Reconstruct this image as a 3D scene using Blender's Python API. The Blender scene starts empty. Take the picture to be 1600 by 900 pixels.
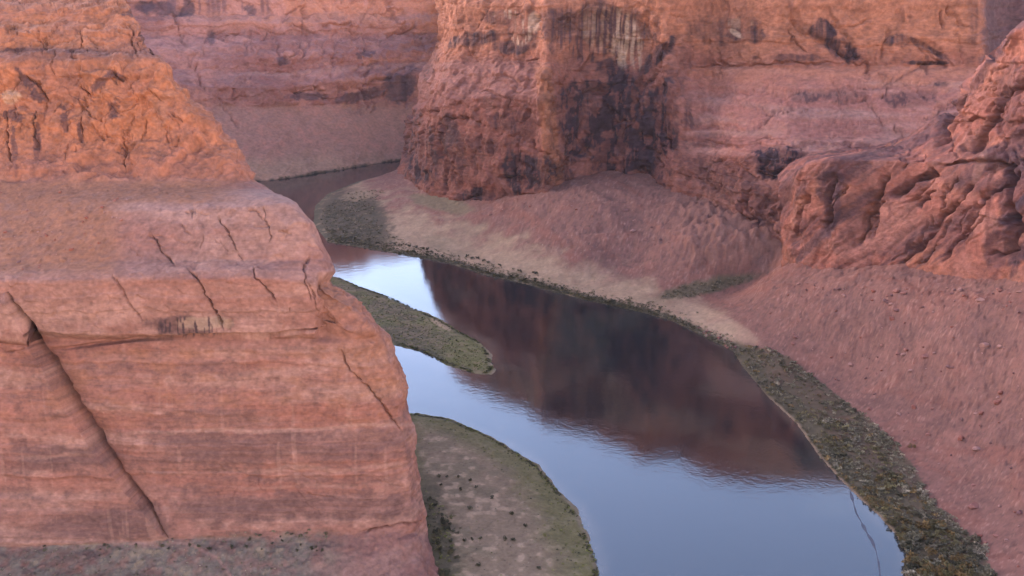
import bpy, math
import numpy as np

# ------------------------------------------------------------------ camera model (real metres, river surface at z = 0)
W, H, F = 1600.0, 900.0, 1550.0
PITCH = math.radians(17.0)
CAM = np.array([0.0, 0.0, 300.0])
CP, SP = math.cos(PITCH), math.sin(PITCH)
rng = np.random.default_rng(7)
scene = bpy.context.scene
COL = scene.collection


def ray(px, py):
    a = (np.asarray(px, float) - W / 2) / F
    b = (H / 2 - np.asarray(py, float)) / F
    return a, CP + b * SP, -SP + b * CP


def at_z(px, py, z):
    a, y, c = ray(px, py)
    t = (z - CAM[2]) / c
    return np.stack([a * t, y * t, np.broadcast_to(np.asarray(z, float), np.shape(t))], -1)


def at_y(px, py, Y):
    a, y, c = ray(px, py)
    t = np.asarray(Y, float) / y
    return np.stack([a * t, y * t, CAM[2] + c * t], -1)


def project(p):
    x, y, z = p[..., 0], p[..., 1], p[..., 2] - CAM[2]
    f = np.maximum(y * CP - z * SP, 1.0)
    u = y * SP + z * CP
    return W / 2 + F * x / f, H / 2 - F * u / f


# ------------------------------------------------------------------ noise
def _hash(ix, iy, iz, seed):
    h = (ix.astype(np.int64) * 374761393 + iy.astype(np.int64) * 668265263 + iz.astype(np.int64) * 2147483647 + seed * 974634777) & 0xFFFFFFFF
    h = ((h ^ (h >> 13)) * 1274126177) & 0xFFFFFFFF
    h = ((h ^ (h >> 15)) * 2246822519) & 0xFFFFFFFF
    return (h ^ (h >> 16)) & 0xFFFFFFFF


def vnoise(x, y, z, seed=0):
    """value noise, -1..1"""
    x, y, z = np.broadcast_arrays(x, y, z)
    ix, iy, iz = np.floor(x), np.floor(y), np.floor(z)
    fx, fy, fz = x - ix, y - iy, z - iz
    fx = fx * fx * fx * (fx * (fx * 6 - 15) + 10)
    fy = fy * fy * fy * (fy * (fy * 6 - 15) + 10)
    fz = fz * fz * fz * (fz * (fz * 6 - 15) + 10)
    r = 0
    for dx in (0, 1):
        wx = fx if dx else 1 - fx
        for dy in (0, 1):
            wy = fy if dy else 1 - fy
            for dz in (0, 1):
                wz = fz if dz else 1 - fz
                r = r + wx * wy * wz * (_hash(ix + dx, iy + dy, iz + dz, seed) / 2147483648.0 - 1.0)
    return r


def fbm(p, scale, octaves=4, seed=0, sz=1.0, gain=0.5):
    """fractal noise, about -1..1; sz stretches the vertical axis"""
    x, y, z = p[..., 0] / scale, p[..., 1] / scale, p[..., 2] / (scale * sz)
    r, a, n = 0, 1.0, 0
    for o in range(octaves):
        r = r + a * vnoise(x + 17.3 * o, y - 9.1 * o, z + 5.7 * o, seed + o)
        n += a
        a *= gain
        x, y, z = x * 2.03, y * 2.03, z * 2.03
    return r / n * 1.6


def ridged(p, scale, octaves=3, seed=0, sz=1.0):
    x, y, z = p[..., 0] / scale, p[..., 1] / scale, p[..., 2] / (scale * sz)
    r, a, n = 0, 1.0, 0
    for o in range(octaves):
        v = 1 - np.abs(vnoise(x, y, z, seed + o)) * 2.2
        r = r + a * np.clip(v, -1, 1)
        n += a
        a *= 0.5
        x, y, z = x * 2.1 + 3.1, y * 2.1, z * 2.1 + 1.7
    return r / n


def cells(p, scale, seed=0, sz=1.0, k=16.0):
    """fractured facets: random value per cell, blended softly across the joints; second value is 1 away from joints"""
    q = np.stack([p[..., 0] / scale, p[..., 1] / scale, p[..., 2] / (scale * sz)], -1).reshape(-1, 3)
    q = q + 0.35 * np.stack([vnoise(q[:, 0] * 1.7, q[:, 1] * 1.7, q[:, 2] * 1.7, seed + 50 + i) for i in range(3)], -1)
    b = np.floor(q)
    sw = np.full(len(q), 1e-9)
    sv = np.zeros(len(q))
    for dx in (-1, 0, 1):
        for dy in (-1, 0, 1):
            for dz in (-1, 0, 1):
                c = b + np.array([dx, dy, dz])
                h = [_hash(c[:, 0], c[:, 1], c[:, 2], seed + m) / 4294967296.0 for m in range(3)]
                ox, oy, oz = c[:, 0] + h[0] - q[:, 0], c[:, 1] + h[1] - q[:, 1], c[:, 2] + h[2] - q[:, 2]
                w = np.exp(-k * (ox * ox + oy * oy + oz * oz))
                # every facet is a tilted plane, not a flat step
                v = (h[2] * 2 - 1) + 0.9 * ((h[0] - .5) * ox + (h[1] - .5) * oy + (h[2] - .5) * oz) * 2
                sw += w
                sv += w * v
    sh = p.shape[:-1]
    return (sv / sw).reshape(sh), np.ones(sh)


def sstep(a, b, x):
    t = np.clip((x - a) / (b - a), 0, 1)
    return t * t * (3 - 2 * t)


def strata(z, seed, tmin=3.0, tmax=12.0, soft=0.12):
    """layered profile over height: -1..1, flat within a bed and stepping between beds"""
    r = np.random.default_rng(seed)
    edges = [-60.0]
    while edges[-1] < 420:
        edges.append(edges[-1] + r.uniform(tmin, tmax))
    edges = np.array(edges)
    vals = r.uniform(-1, 1, len(edges))
    i = np.clip(np.searchsorted(edges, z) - 1, 0, len(edges) - 2)
    t = (z - edges[i]) / (edges[i + 1] - edges[i])
    w = sstep(1 - soft, 1.0, t)
    return vals[i] * (1 - w) + vals[i + 1] * w


# ------------------------------------------------------------------ grids
def resample_rows(ctrl, counts):
    """ctrl: (R, C, 3) -> dense along axis 0 with counts[i] samples in segment i"""
    out = []
    for i, n in enumerate(counts):
        t = (np.arange(n) / n)[:, None, None]
        out.append(ctrl[i] * (1 - t) + ctrl[i + 1] * t)
    out.append(ctrl[-1:])
    return np.concatenate(out, 0)


def smooth_axis(a, n, axis):
    if n < 1:
        return a
    k = np.hanning(2 * n + 3)[1:-1]
    k /= k.sum()
    pad = [(0, 0)] * a.ndim
    pad[axis] = (n, n)
    b = np.pad(a, pad, mode='edge')
    # keep the ends by reflecting through the end values
    r = 0
    L = a.shape[axis]
    for i, w in enumerate(k):
        r = r + w * np.take(b, range(i, i + L), axis=axis)
    return r


def loft(ctrl, rows, cols, su=6, sv=1, warp=None):
    g = resample_rows(ctrl, rows)
    g = resample_rows(np.swapaxes(g, 0, 1), cols)
    g = np.swapaxes(g, 0, 1)
    g = smooth_axis(g, su, 1)
    g = smooth_axis(g, sv, 0)
    if warp is not None:                      # let the ledges wander up and down along the wall
        R, C = g.shape[:2]
        amp, freq, seed = warp
        u = np.arange(C)[None, :] * np.ones((R, 1))
        v = np.arange(R)[:, None] * np.ones((1, C))
        w = v + amp * (vnoise(u / freq, v / 160.0, 0.5 * np.ones_like(u), seed) + 0.5 * vnoise(u / (freq * 0.37), v / 60.0, 2.5 * np.ones_like(u), seed + 1) + 0.3 * vnoise(u / (freq * 0.13), v / 40.0, 4.5 * np.ones_like(u), seed + 2))
        w = np.clip(w, 0, R - 1.001)
        i = np.floor(w).astype(int)
        f = (w - i)[..., None]
        c = u.astype(int)
        g = g[i, c] * (1 - f) + g[np.minimum(i + 1, R - 1), c] * f
    return g


def normals(g):
    du = np.gradient(g, axis=1)
    dv = np.gradient(g, axis=0)
    n = np.cross(du, dv)
    return n / np.maximum(np.linalg.norm(n, axis=-1, keepdims=True), 1e-6)


def grid_object(name, g, col, mat, kind='structure', label=None, cat=None, mask=None, alb=0.42):
    if col is not None:
        col = col * alb * (np.array([1.07, 0.99, 0.89]) if name in ('butte', 'canyon_wall', 'cliff', 'buttress') else np.array([1.05, 0.99, 0.85]) if name == 'ground' else 1.0)
    R, C = g.shape[:2]
    idx = np.arange(R * C).reshape(R, C)
    q = np.stack([idx[:-1, :-1], idx[:-1, 1:], idx[1:, 1:], idx[1:, :-1]], -1).reshape(-1, 4)
    if mask is not None:
        m = (mask[:-1, :-1] | mask[:-1, 1:] | mask[1:, 1:] | mask[1:, :-1]).reshape(-1)
        q = q[m]
        used = np.zeros(R * C, bool)
        used[q.reshape(-1)] = True
        remap = np.cumsum(used) - 1
        q = remap[q]
        pts = g.reshape(-1, 3)[used]
        col = col.reshape(-1, 3)[used] if col is not None else None
    else:
        pts = g.reshape(-1, 3)
        col = col.reshape(-1, 3) if col is not None else None
    o = mesh_object(name, pts, q, mat, col)
    if kind:
        o['kind'] = kind
    if label:
        o['label'] = label
    if cat:
        o['category'] = cat
    return o


def make_mesh(name, pts, faces, col=None, smooth=True):
    me = bpy.data.meshes.new(name)
    k = faces.shape[1]
    me.vertices.add(len(pts))
    me.vertices.foreach_set('co', np.ascontiguousarray(pts, np.float32).reshape(-1))
    me.loops.add(faces.size)
    me.loops.foreach_set('vertex_index', np.ascontiguousarray(faces, np.int32).reshape(-1))
    me.polygons.add(len(faces))
    me.polygons.foreach_set('loop_start', np.arange(0, faces.size, k, dtype=np.int32))
    me.polygons.foreach_set('loop_total', np.full(len(faces), k, np.int32))
    if smooth:
        me.polygons.foreach_set('use_smooth', np.ones(len(faces), bool))
    me.update(calc_edges=True)
    if col is not None:
        a = me.attributes.new('Col', 'FLOAT_COLOR', 'POINT')
        c4 = np.ones((len(pts), 4), np.float32)
        c4[:, :3] = (col * 0.90 + 0.10 * (col @ np.array([.3, .6, .1]))[..., None])
        a.data.foreach_set('color', c4.reshape(-1))
    return me


def mesh_object(name, pts, faces, mat, col=None, smooth=True):
    me = make_mesh(name, pts, faces, col, smooth)
    me.materials.append(mat)
    o = bpy.data.objects.new(name, me)
    COL.objects.link(o)
    return o


# ------------------------------------------------------------------ surveyed marks: everything measured on the photo, then fixed to the rock
def seg_dist(px, py, poly):
    """distance to a polyline and signed side (positive = right of travel direction)"""
    best = np.full(np.shape(px), 1e9)
    side = np.zeros(np.shape(px))
    along = np.zeros(np.shape(px))
    L = 0.0
    for (x0, y0), (x1, y1) in zip(poly[:-1], poly[1:]):
        dx, dy = x1 - x0, y1 - y0
        n = math.hypot(dx, dy)
        t = np.clip(((px - x0) * dx + (py - y0) * dy) / (n * n), 0, 1)
        d = np.hypot(px - x0 - t * dx, py - y0 - t * dy)
        s = (dx * (py - y0) - dy * (px - x0)) / n
        m = d < best
        best = np.where(m, d, best)
        side = np.where(m, s, side)
        along = np.where(m, L + t * n, along)
        L += n
    return best, side, along / L


def blob(px, py, n, cx, cy, rx, ry, ang=0.0, rag=0.6):
    a = math.radians(ang)
    dx, dy = px - cx, py - cy
    u = (dx * math.cos(a) + dy * math.sin(a)) / rx
    v = (-dx * math.sin(a) + dy * math.cos(a)) / ry
    return sstep(1.45, 0.55, u * u + v * v + n * rag)


def chaikin(pl):
    q = [pl[0]]
    for (x0, y0), (x1, y1) in zip(pl[:-1], pl[1:]):
        q += [(x0 * .75 + x1 * .25, y0 * .75 + y1 * .25), (x0 * .25 + x1 * .75, y0 * .25 + y1 * .75)]
    return q + [pl[-1]]


def carve(p, px, py, marks, jit=1.0, m_per_px=0.3):
    """joints cut into the rock: ragged, tapering, one side standing a little proud of the other"""
    a, b, c = 9 * m_per_px / .3, 3 * m_per_px / .3, 1.2 * m_per_px / .3
    jx = jit * (3.0 * fbm(p, a, 2, 601) + 1.6 * fbm(p, b, 2, 602) + 0.8 * fbm(p, c, 1, 605))
    jy = jit * (3.0 * fbm(p, a, 2, 603) + 1.6 * fbm(p, b, 2, 604))
    wv = fbm(p, b * 1.5, 2, 606)
    d = np.zeros(px.shape)
    for i, (pl, w, dep) in enumerate(marks):
        q = np.array(pl, float)
        m = (px > q[:, 0].min() - 30) & (px < q[:, 0].max() + 30) & (py > q[:, 1].min() - 30) & (py < q[:, 1].max() + 30)
        if not m.any():
            continue
        dd, sd, al = seg_dist(px[m] + jx[m], py[m] + jy[m], chaikin(pl))
        tp = sstep(0, .15, al) * sstep(1, .75, al)
        ww = w * (0.75 + 0.45 * wv[m]).clip(.3, 1.4)
        d[m] -= dep * tp * (np.exp(-(dd / ww) ** 2) + 0.22 * (sd > 0) * np.exp(-dd / (4 * w)))
    return d


def joints(n, poly, angs, lmin, lmax, w, dep, seed):
    """a set of natural joints: short broken lines inside a region"""
    r = np.random.default_rng(seed)
    a = np.array(poly, float)
    out = []
    while len(out) < n:
        x, y = r.uniform(a[:, 0].min(), a[:, 0].max()), r.uniform(a[:, 1].min(), a[:, 1].max())
        if not inside(np.array(x), np.array(y), poly):
            continue
        th = math.radians(angs[r.integers(0, len(angs))] + r.normal(0, 12))
        L = r.uniform(lmin, lmax)
        pl = [(x, y)]
        for k in range(3):
            th += r.normal(0, .28)
            pl.append((pl[-1][0] + math.cos(th) * L / 3, pl[-1][1] + math.sin(th) * L / 3))
        out.append((pl, w * r.uniform(.6, 1.5), dep * r.uniform(.5, 1.4)))
    return out


def inside(x, y, poly):
    r = np.zeros(np.shape(x), bool)
    n = len(poly)
    j = n - 1
    for i in range(n):
        xi, yi = poly[i]
        xj, yj = poly[j]
        c = ((yi > y) != (yj > y)) & (x < (xj - xi) * (y - yi) / (yj - yi + 1e-12) + xi)
        r ^= c
        j = i
    return r


def srgb(r, g, b):
    c = np.array([r, g, b]) / 255.0
    return np.where(c <= 0.04045, c / 12.92, ((c + 0.055) / 1.055) ** 2.4)


def mix(c, d, m):
    return c * (1 - m[..., None]) + np.asarray(d) * m[..., None]


# ------------------------------------------------------------------ materials
def new_mat(name):
    m = bpy.data.materials.new(name)
    m.use_nodes = True
    nt = m.node_tree
    nt.nodes.clear()
    return m, nt


def rock_material(name, bump=0.6, scale=1.0, rough=0.92, grain=0.22):
    m, nt = new_mat(name)
    N, L = nt.nodes, nt.links
    out = N.new('ShaderNodeOutputMaterial')
    bs = N.new('ShaderNodeBsdfPrincipled')
    bs.inputs['Roughness'].default_value = rough
    bs.inputs['Specular IOR Level'].default_value = 0.15
    L.new(bs.outputs[0], out.inputs[0])
    at = N.new('ShaderNodeAttribute')
    at.attribute_name = 'Col'
    geo = N.new('ShaderNodeNewGeometry')
    mp = N.new('ShaderNodeMapping')
    mp.inputs['Scale'].default_value = (1 / scale, 1 / scale, 1.6 / scale)
    L.new(geo.outputs['Position'], mp.inputs[0])
    n1 = N.new('ShaderNodeTexNoise')
    n1.inputs['Scale'].default_value = 0.35
    n1.inputs['Detail'].default_value = 8
    n1.inputs['Roughness'].default_value = 0.65
    L.new(mp.outputs[0], n1.inputs['Vector'])
    n2 = N.new('ShaderNodeTexNoise')
    n2.inputs['Scale'].default_value = 1.7
    n2.inputs['Detail'].default_value = 6
    n2.inputs['Roughness'].default_value = 0.7
    L.new(mp.outputs[0], n2.inputs['Vector'])
    mr = N.new('ShaderNodeMapRange')
    mr.inputs['From Min'].default_value = 0.25
    mr.inputs['From Max'].default_value = 0.75
    mr.inputs['To Min'].default_value = 1 - grain
    mr.inputs['To Max'].default_value = 1 + grain
    L.new(n1.outputs['Fac'], mr.inputs['Value'])
    mul = N.new('ShaderNodeVectorMath')
    mul.operation = 'SCALE'
    L.new(at.outputs['Color'], mul.inputs[0])
    L.new(mr.outputs[0], mul.inputs['Scale'])
    L.new(mul.outputs[0], bs.inputs['Base Color'])
    b1 = N.new('ShaderNodeBump')
    b1.inputs['Strength'].default_value = bump
    b1.inputs['Distance'].default_value = 1.2 * scale
    L.new(n1.outputs['Fac'], b1.inputs['Height'])
    b2 = N.new('ShaderNodeBump')
    b2.inputs['Strength'].default_value = bump * 0.7
    b2.inputs['Distance'].default_value = 0.3 * scale
    L.new(n2.outputs['Fac'], b2.inputs['Height'])
    L.new(b1.outputs[0], b2.inputs['Normal'])
    L.new(b2.outputs[0], bs.inputs['Normal'])
    return m


def foliage_material(name, c0, c1):
    m, nt = new_mat(name)
    N, L = nt.nodes, nt.links
    out = N.new('ShaderNodeOutputMaterial')
    bs = N.new('ShaderNodeBsdfPrincipled')
    bs.inputs['Roughness'].default_value = 0.85
    bs.inputs['Specular IOR Level'].default_value = 0.15
    geo = N.new('ShaderNodeNewGeometry')
    n1 = N.new('ShaderNodeTexNoise')
    n1.inputs['Scale'].default_value = 0.5
    n1.inputs['Detail'].default_value = 4
    L.new(geo.outputs['Position'], n1.inputs['Vector'])
    add = N.new('ShaderNodeMath')
    add.operation = 'MULTIPLY_ADD'
    L.new(geo.outputs['Random Per Island'], add.inputs[0])
    add.inputs[1].default_value = 0.55
    mr = N.new('ShaderNodeMapRange')
    mr.inputs['From Min'].default_value = 0.3
    mr.inputs['From Max'].default_value = 0.7
    mr.inputs['To Max'].default_value = 0.45
    L.new(n1.outputs['Fac'], mr.inputs['Value'])
    L.new(mr.outputs[0], add.inputs[2])
    mx = N.new('ShaderNodeMix')
    mx.data_type = 'RGBA'
    mx.inputs['A'].default_value = (*c0, 1)
    mx.inputs['B'].default_value = (*c1, 1)
    L.new(add.outputs[0], mx.inputs['Factor'])
    at = N.new('ShaderNodeAttribute')
    at.attribute_name = 'Col'
    ml = N.new('ShaderNodeMix')
    ml.data_type = 'RGBA'
    ml.blend_type = 'MULTIPLY'
    ml.inputs['Factor'].default_value = 1.0
    L.new(mx.outputs['Result'], ml.inputs['A'])
    L.new(at.outputs['Color'], ml.inputs['B'])
    L.new(ml.outputs['Result'], bs.inputs['Base Color'])
    L.new(bs.outputs[0], out.inputs[0])
    return m


M_SLICK = rock_material('slickrock', 0.5, 1.0, grain=0.25)
M_CLIFF = rock_material('cliff_sandstone', 0.9, 2.0, grain=0.32)
M_TALUS = rock_material('talus_debris', 0.28, 1.3, grain=0.2)
M_SAND = rock_material('river_sand', 0.4, 0.8, grain=0.25)
M_BOULDER = rock_material('boulder_sandstone', 0.5, 0.7)

# albedos (linear), measured by eye against the lit rock
ORANGE = np.array([0.60, 0.205, 0.092])  # upper beds' own orange, with the warm evening glow painted in
RED = np.array([0.37, 0.118, 0.078])
PINK = np.array([0.43, 0.165, 0.118])
PALE = np.array([0.52, 0.245, 0.185])
CREAM = np.array([0.74, 0.44, 0.28])
MAUVE = np.array([0.240, 0.105, 0.088])
DIRT = np.array([0.43, 0.158, 0.082])
VARNISH_AND_SHADE = np.array([0.066, 0.034, 0.043])  # desert varnish; also the dark painted as shade in recesses
SCRUB = np.array([0.125, 0.088, 0.048])
TAN = np.array([0.48, 0.285, 0.172])
OLIVE = np.array([0.120, 0.098, 0.026])


def pts(rows, mode='Y'):
    return rows


# ================================================================== BUTTE (near, left)
def build_butte():
    # each row: y in the photo along the face, depth Y, and the photo x of its right-hand shoulder
    #        py_left py_right  Y_left Y_right  shoulder_px shoulder_py
    rows = [
        (1040, 1040, 395, 400, 720, 1040),     # under water
        (905, 905, 436, 436, 690, 905),        # scree bench at the foot
        (856, 828, 456, 458, 668, 834),        # foot of the wall
        (700, 700, 464, 462, 656, 705),
        (600, 600, 470, 467, 640, 590),
        (530, 528, 474, 470, 612, 528),        # under the overhang
        (524, 521, 467, 466, 600, 516),        # lip of overhanging bed
        (440, 432, 469, 468, 536, 446),
        (430, 418, 474, 473, 528, 428),        # top of the bed
        (412, 404, 486, 482, 520, 407),
        (372, 352, 506, 488, 494, 350),
        (336, 322, 524, 494, 464, 320),
        (318, 310, 532, 506, 448, 310),
        (292, 294, 546, 540, 422, 297),
        (272, 278, 556, 550, 402, 284),        # foot of orange tier
        (246, 252, 568, 562, 384, 250),
        (190, 205, 582, 576, 345, 205),
        (110, 120, 598, 588, 273, 118),
        (84, 88, 612, 602, 246, 86),
        (78, 80, 626, 616, 240, 78),
        (50, 50, 638, 632, 226, 50),
        (34, 34, 660, 652, 214, 32),
        (10, 8, 672, 666, 206, 8),
        (-25, -25, 726, 720, 190, -25),
        (-30, -30, 1400, 1400, 190, -30),
    ]
    t_front = [-0.60, -0.15, 0.0, 0.25, 0.5, 0.75, 0.90, 0.97]
    ctrl = []
    for (yl, yr, Yl, Yr, spx, spy) in rows:
        r = []
        for t in t_front:
            px = t * spx
            k = max(t, 0)
            w = sstep(0.75, 1.0, k)
            py = (yl + (yr - yl) * k) * (1 - w) + spy * w
            Y = Yl + (Yr - Yl) * k + (6.0 if t >= 0.97 else 0.0)
            r.append(at_y(px, py, Y))
        s = at_y(spx, spy, Yr + 22)
        r.append(s)
        z = s[2]
        # the flank runs back along the river, out of sight from the overlook
        for dpx, dY in ((-75, 60), (-150, 150), (-270, 330), (-430, 620)):
            Y = Yr + 22 + dY
            a = (spx + dpx - 800) / F / CP
            r.append(np.array([a * Y * 1.0, Y, z]))
        ctrl.append(r)
    ctrl = np.array(ctrl)
    cnt_r = [14, 36, 100, 74, 54, 10, 62, 10, 16, 40, 34, 16, 22, 18, 22, 44, 66, 20, 10, 24, 14, 20, 22, 6]
    cnt_c = [40, 30, 110, 110, 110, 70, 36, 20, 24, 24, 24, 20]
    g = loft(ctrl, cnt_r, cnt_c, su=5, sv=2, warp=(4.0, 90.0, 3))
    n = normals(g)
    px, py = project(g)
    p = g
    # displacement
    wob = fbm(p, 40, 3, 11)
    upper = sstep(292, 268, py)
    wall = sstep(528, 545, py) * sstep(864, 846, py)
    slab = sstep(290, 320, py) * sstep(440, 415, py)
    bed = sstep(418, 432, py) * sstep(530, 520, py)
    skirt = sstep(-8, 10, py - np.interp(px, [0, 250, 420, 670], [856, 846, 834, 832]) + 9 * fbm(p, 16, 4, 73))
    z2 = p[..., 2] + 5 * wob
    d = 1.0 * fbm(p, 30, 4, 21) + 0.28 * fbm(p, 6, 3, 31)
    d += wall * 0.28 * strata(p[..., 2] + 1.6 * fbm(p, 40, 3, 137) + 0.5 * fbm(p, 9, 2, 138), 91, .5, 2.2, .3)
    d += wall * (0.9 * strata(z2 + 1.5 * fbm(p, 14, 2, 5), 5, 4, 16, 0.25) + 1.2 * fbm(p, 60, 2, 8, sz=0.4))
    cv, ce = cells(p + 3 * fbm(p, 9, 2, 44)[..., None], 17, 3, 1.5)
    cv2, ce2 = cells(p + 2 * fbm(p, 5, 2, 45)[..., None], 7, 9, 1.4)
    rough_top = upper * sstep(60, 110, py)
    rp = p + 4 * np.stack([fbm(p, 14, 3, 56), fbm(p, 14, 3, 57), fbm(p, 14, 3, 58)], -1)
    d += rough_top * (2.4 * cv + 1.6 * strata(rp[..., 2] + 4 * wob, 19, 3, 11, .3) + 3.2 * ridged(rp, 22, 4, 51, 1.7) - 1.8 * ridged(rp + 50, 13, 3, 53, 2.0) + 0.8 * fbm(p, 4, 4, 54, gain=.65))
    terr = upper * sstep(110, 80, py)
    d += terr * (2.6 * strata(p[..., 2] + 3 * fbm(p, 25, 3, 61), 12, 2, 7) + 0.9 * cv2 + 1.2 * fbm(p, 8, 3, 62))
    d += slab * (0.8 * strata(p[..., 2] * 3.0 + 3 * wob, 15, 6, 14) + 0.25 * cv2 + 0.6 * cv)
    d += bed * (0.6 * strata(z2, 25, 2, 6) + 0.35 * cv2)
    d += skirt * (1.3 * fbm(p, 12, 4, 71) + 0.9 * np.maximum(fbm(p, 2.2, 2, 72) - .3, 0))
    side = sstep(-6, 26, px - np.interp(py, [430, 440, 520, 530, 700, 900], [497, 494, 490, 505, 610, 655]))
    d += side * sstep(425, 440, py) * (1.2 * fbm(p, 10, 4, 81) + 0.5 * cv2)
    dirt_reg = np.clip(sstep(215, 150, px) * sstep(285, 300, py) * sstep(440, 415, py) + sstep(420, 300, px) * sstep(278, 286, py) * sstep(322, 310, py), 0, 1)
    d = d * (1 - 0.6 * dirt_reg) + dirt_reg * (0.3 * fbm(p, 6, 3, 91) + 1.0 * np.maximum(fbm(p, 3.2, 2, 92) - .5, 0))
    # the bed that juts out ends in a clean corner; the flank behind it is set back
    sb = sstep(0, 10, px - (492 + 4 * wob)) * sstep(424, 434, py) * sstep(536, 522, py)
    d -= 7.0 * sb * sstep(560, 500, px)
    od, osd, oal = seg_dist(px, py + 2 * wob, [(60, 548), (130, 540), (230, 529), (330, 525), (420, 524), (492, 516)])
    d -= 4.5 * sstep(4.0, 1.5, od) * sstep(0.0, 0.25, oal)
    # the great joint at the left
    poly = chaikin(chaikin([(12, 458), (30, 498), (50, 530), (82, 590), (112, 645), (150, 702), (205, 772), (232, 800), (264, 840)]))
    pd, ps, al = seg_dist(px + 2.2 * fbm(p, 9, 3, 96) + 0.8 * fbm(p, 2.5, 2, 98), py + 2.0 * fbm(p, 9, 3, 97), poly)
    ps = -ps
    fade = np.clip(sstep(-0.02, 0.03, al) * sstep(1.02, 0.9, al), 0, 1) * (al > 0.001) * (al < 0.999)
    right = np.where(ps > 0, 1.0, 0.0)
    tap = sstep(0.0, .3, al) * sstep(1.0, .6, al)
    cw = np.interp(al, [0, .1, .45, .7, 1], [.12, .4, .85, .6, .12]) * (1 + .3 * fbm(p, 7, 2, 95))
    d -= fade * right * (34 * sstep(20 * cw, 16 * cw, pd) + 9.0 * tap * np.exp(-pd / 26.0))
    d += fade * (1 - right) * 4.5 * np.exp(-pd / 70.0)
    cracks = [([(292, 418), (318, 452), (340, 495), (352, 524)], 3.4, 4.5), ([(392, 415), (412, 446), (436, 478)], 2.6, 2.6),
              ([(340, 338), (362, 378), (384, 412)], 2.4, 2.0), ([(234, 362), (256, 392), (276, 416)], 3.0, 2.4), ([(412, 318), (418, 352), (420, 385)], 2.0, 1.5),
              ([(178, 430), (200, 470), (222, 510)], 4.0, 1.6), ([(528, 540), (556, 585), (604, 640), (640, 690)], 3.0, 2.8), ([(482, 398), (474, 430), (486, 470)], 2.2, 2.2),
              ([(480, 430), (492, 470), (494, 520)], 2.0, 1.6), ([(560, 832), (610, 822), (662, 812)], 3.0, 3.2), ([(36, 110), (60, 140), (78, 158)], 5, 4.0),
              ([(120, 125), (142, 150)], 4, 3.0), ([(160, 105), (196, 128)], 5, 4.5), ([(10, 170), (16, 230), (22, 262)], 4, 4), ([(52, 170), (56, 240)], 4, 4), ([(122, 180), (128, 215)], 4, 3), ([(190, 195), (194, 262)], 4, 3.0), ([(0, 540), (20, 546), (58, 540)], 2.2, 2.0)]
    d += carve(p, px, py, [(a_, w_ * .5, d_ * 1.1) for a_, w_, d_ in cracks], 1.0, 0.3)
    d += carve(p, px, py, joints(56, [(0, 108), (230, 108), (340, 215), (0, 215)], (62, 70, 110, 125, 90, 20), 16, 54, 1.5, 1.5, 811)
               + joints(26, [(0, 34), (205, 34), (235, 84), (0, 84)], (0, 8, -8, 80), 20, 60, 2.0, 2.4, 812)
               + joints(14, [(200, 325), (460, 325), (520, 405), (160, 405)], (55, 62, 5), 14, 40, 1.2, 1.0, 813)
               + joints(10, [(60, 440), (480, 440), (480, 515), (90, 520)], (55, 62, 0), 12, 40, 1.2, 0.8, 814)
               + joints(16, [(280, 560), (600, 560), (640, 810), (330, 820)], (0, 4, 58), 20, 90, 1.2, 0.7, 815), 1.3, 0.35)
    g = g + n * d[..., None] * np.where(py < -20, 0.3, 1.0)[..., None]
    # ---- colour
    px, py = project(g)
    p = g
    nz = fbm(p, 22, 5, 101)
    nf = fbm(p, 5, 4, 111)
    nh = fbm(p, 70, 4, 121, sz=0.12)          # strongly bedded
    nb = fbm(p, 26, 4, 122, sz=0.10)
    c = np.broadcast_to(PINK, g.shape).copy()
    c = mix(c, PALE, sstep(-0.05, 0.6, nh + 0.35 * nf) * 0.65)
    c = mix(c, RED, sstep(0.0, 0.6, -nh + 0.3 * nz) * 0.6)
    c = mix(c, MAUVE * 1.15, sstep(0.1, 0.6, fbm(p, 44, 5, 123, sz=0.06, gain=.6)) * 0.5)
    # grey-mauve bands of the smooth wall
    band = np.zeros(px.shape)
    for y0, hw, x0, x1, s in ((655, 14, 255, 420, .5), (700, 26, 240, 640, .75), (795, 22, 270, 640, .85), (752, 6, 330, 640, .45), (712, 20, 30, 160, .8), (815, 26, 60, 260, .9), (575, 10, 120, 400, .3)):
        yy = y0 + 7 * nz - 0.02 * (px - 300)
        band = np.maximum(band, s * sstep(hw * 1.25, hw * 0.6, np.abs(py - yy) + 5 * nf) * sstep(x0 - 40, x0 + 40, px + 20 * nz) * sstep(x1 + 30, x1 - 30, px))
    c = mix(c, MAUVE * 1.0, np.clip(band * (1.0 + 0.35 * nb), 0, 1) * wall)
    pale = np.zeros(px.shape)
    for y0, hw, x0, x1, s in ((674, 3, 200, 650, .8), (738, 4, 330, 640, .5), (770, 7, 0, 170, .6), (785, 12, 0, 130, .5), (555, 10, 130, 600, .35), (620, 12, 420, 640, .5), (705, 3, 30, 130, .5), (765, 3, 370, 640, .35)):
        yy = y0 + 5 * nz - 0.03 * (px - 300)
        pale = np.maximum(pale, s * sstep(hw * 1.4, hw * 0.4, np.abs(py - yy) + 2 * nf) * sstep(x0 - 20, x0 + 30, px) * sstep(x1 + 20, x1 - 30, px))
    c = mix(c, PALE, pale * wall)
    zb = p[..., 2] + 1.6 * fbm(p, 40, 3, 137) + 0.5 * fbm(p, 9, 2, 138)
    c = c * (1 + wall * ((0.5 + 0.5 * nz) * (0.10 * strata(zb, 91, .5, 2.2, .3) + 0.07 * strata(zb + 3, 92, .3, 1.0, .3))))[..., None]
    # thin vertical seep lines
    xs = fbm(np.stack([p[..., 0], p[..., 0] * 0 + 3, p[..., 2] / 12], -1), 2.6, 2, 131)
    c = mix(c, PALE, wall * sstep(0.75, 1.0, xs) * 0.35)
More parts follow.
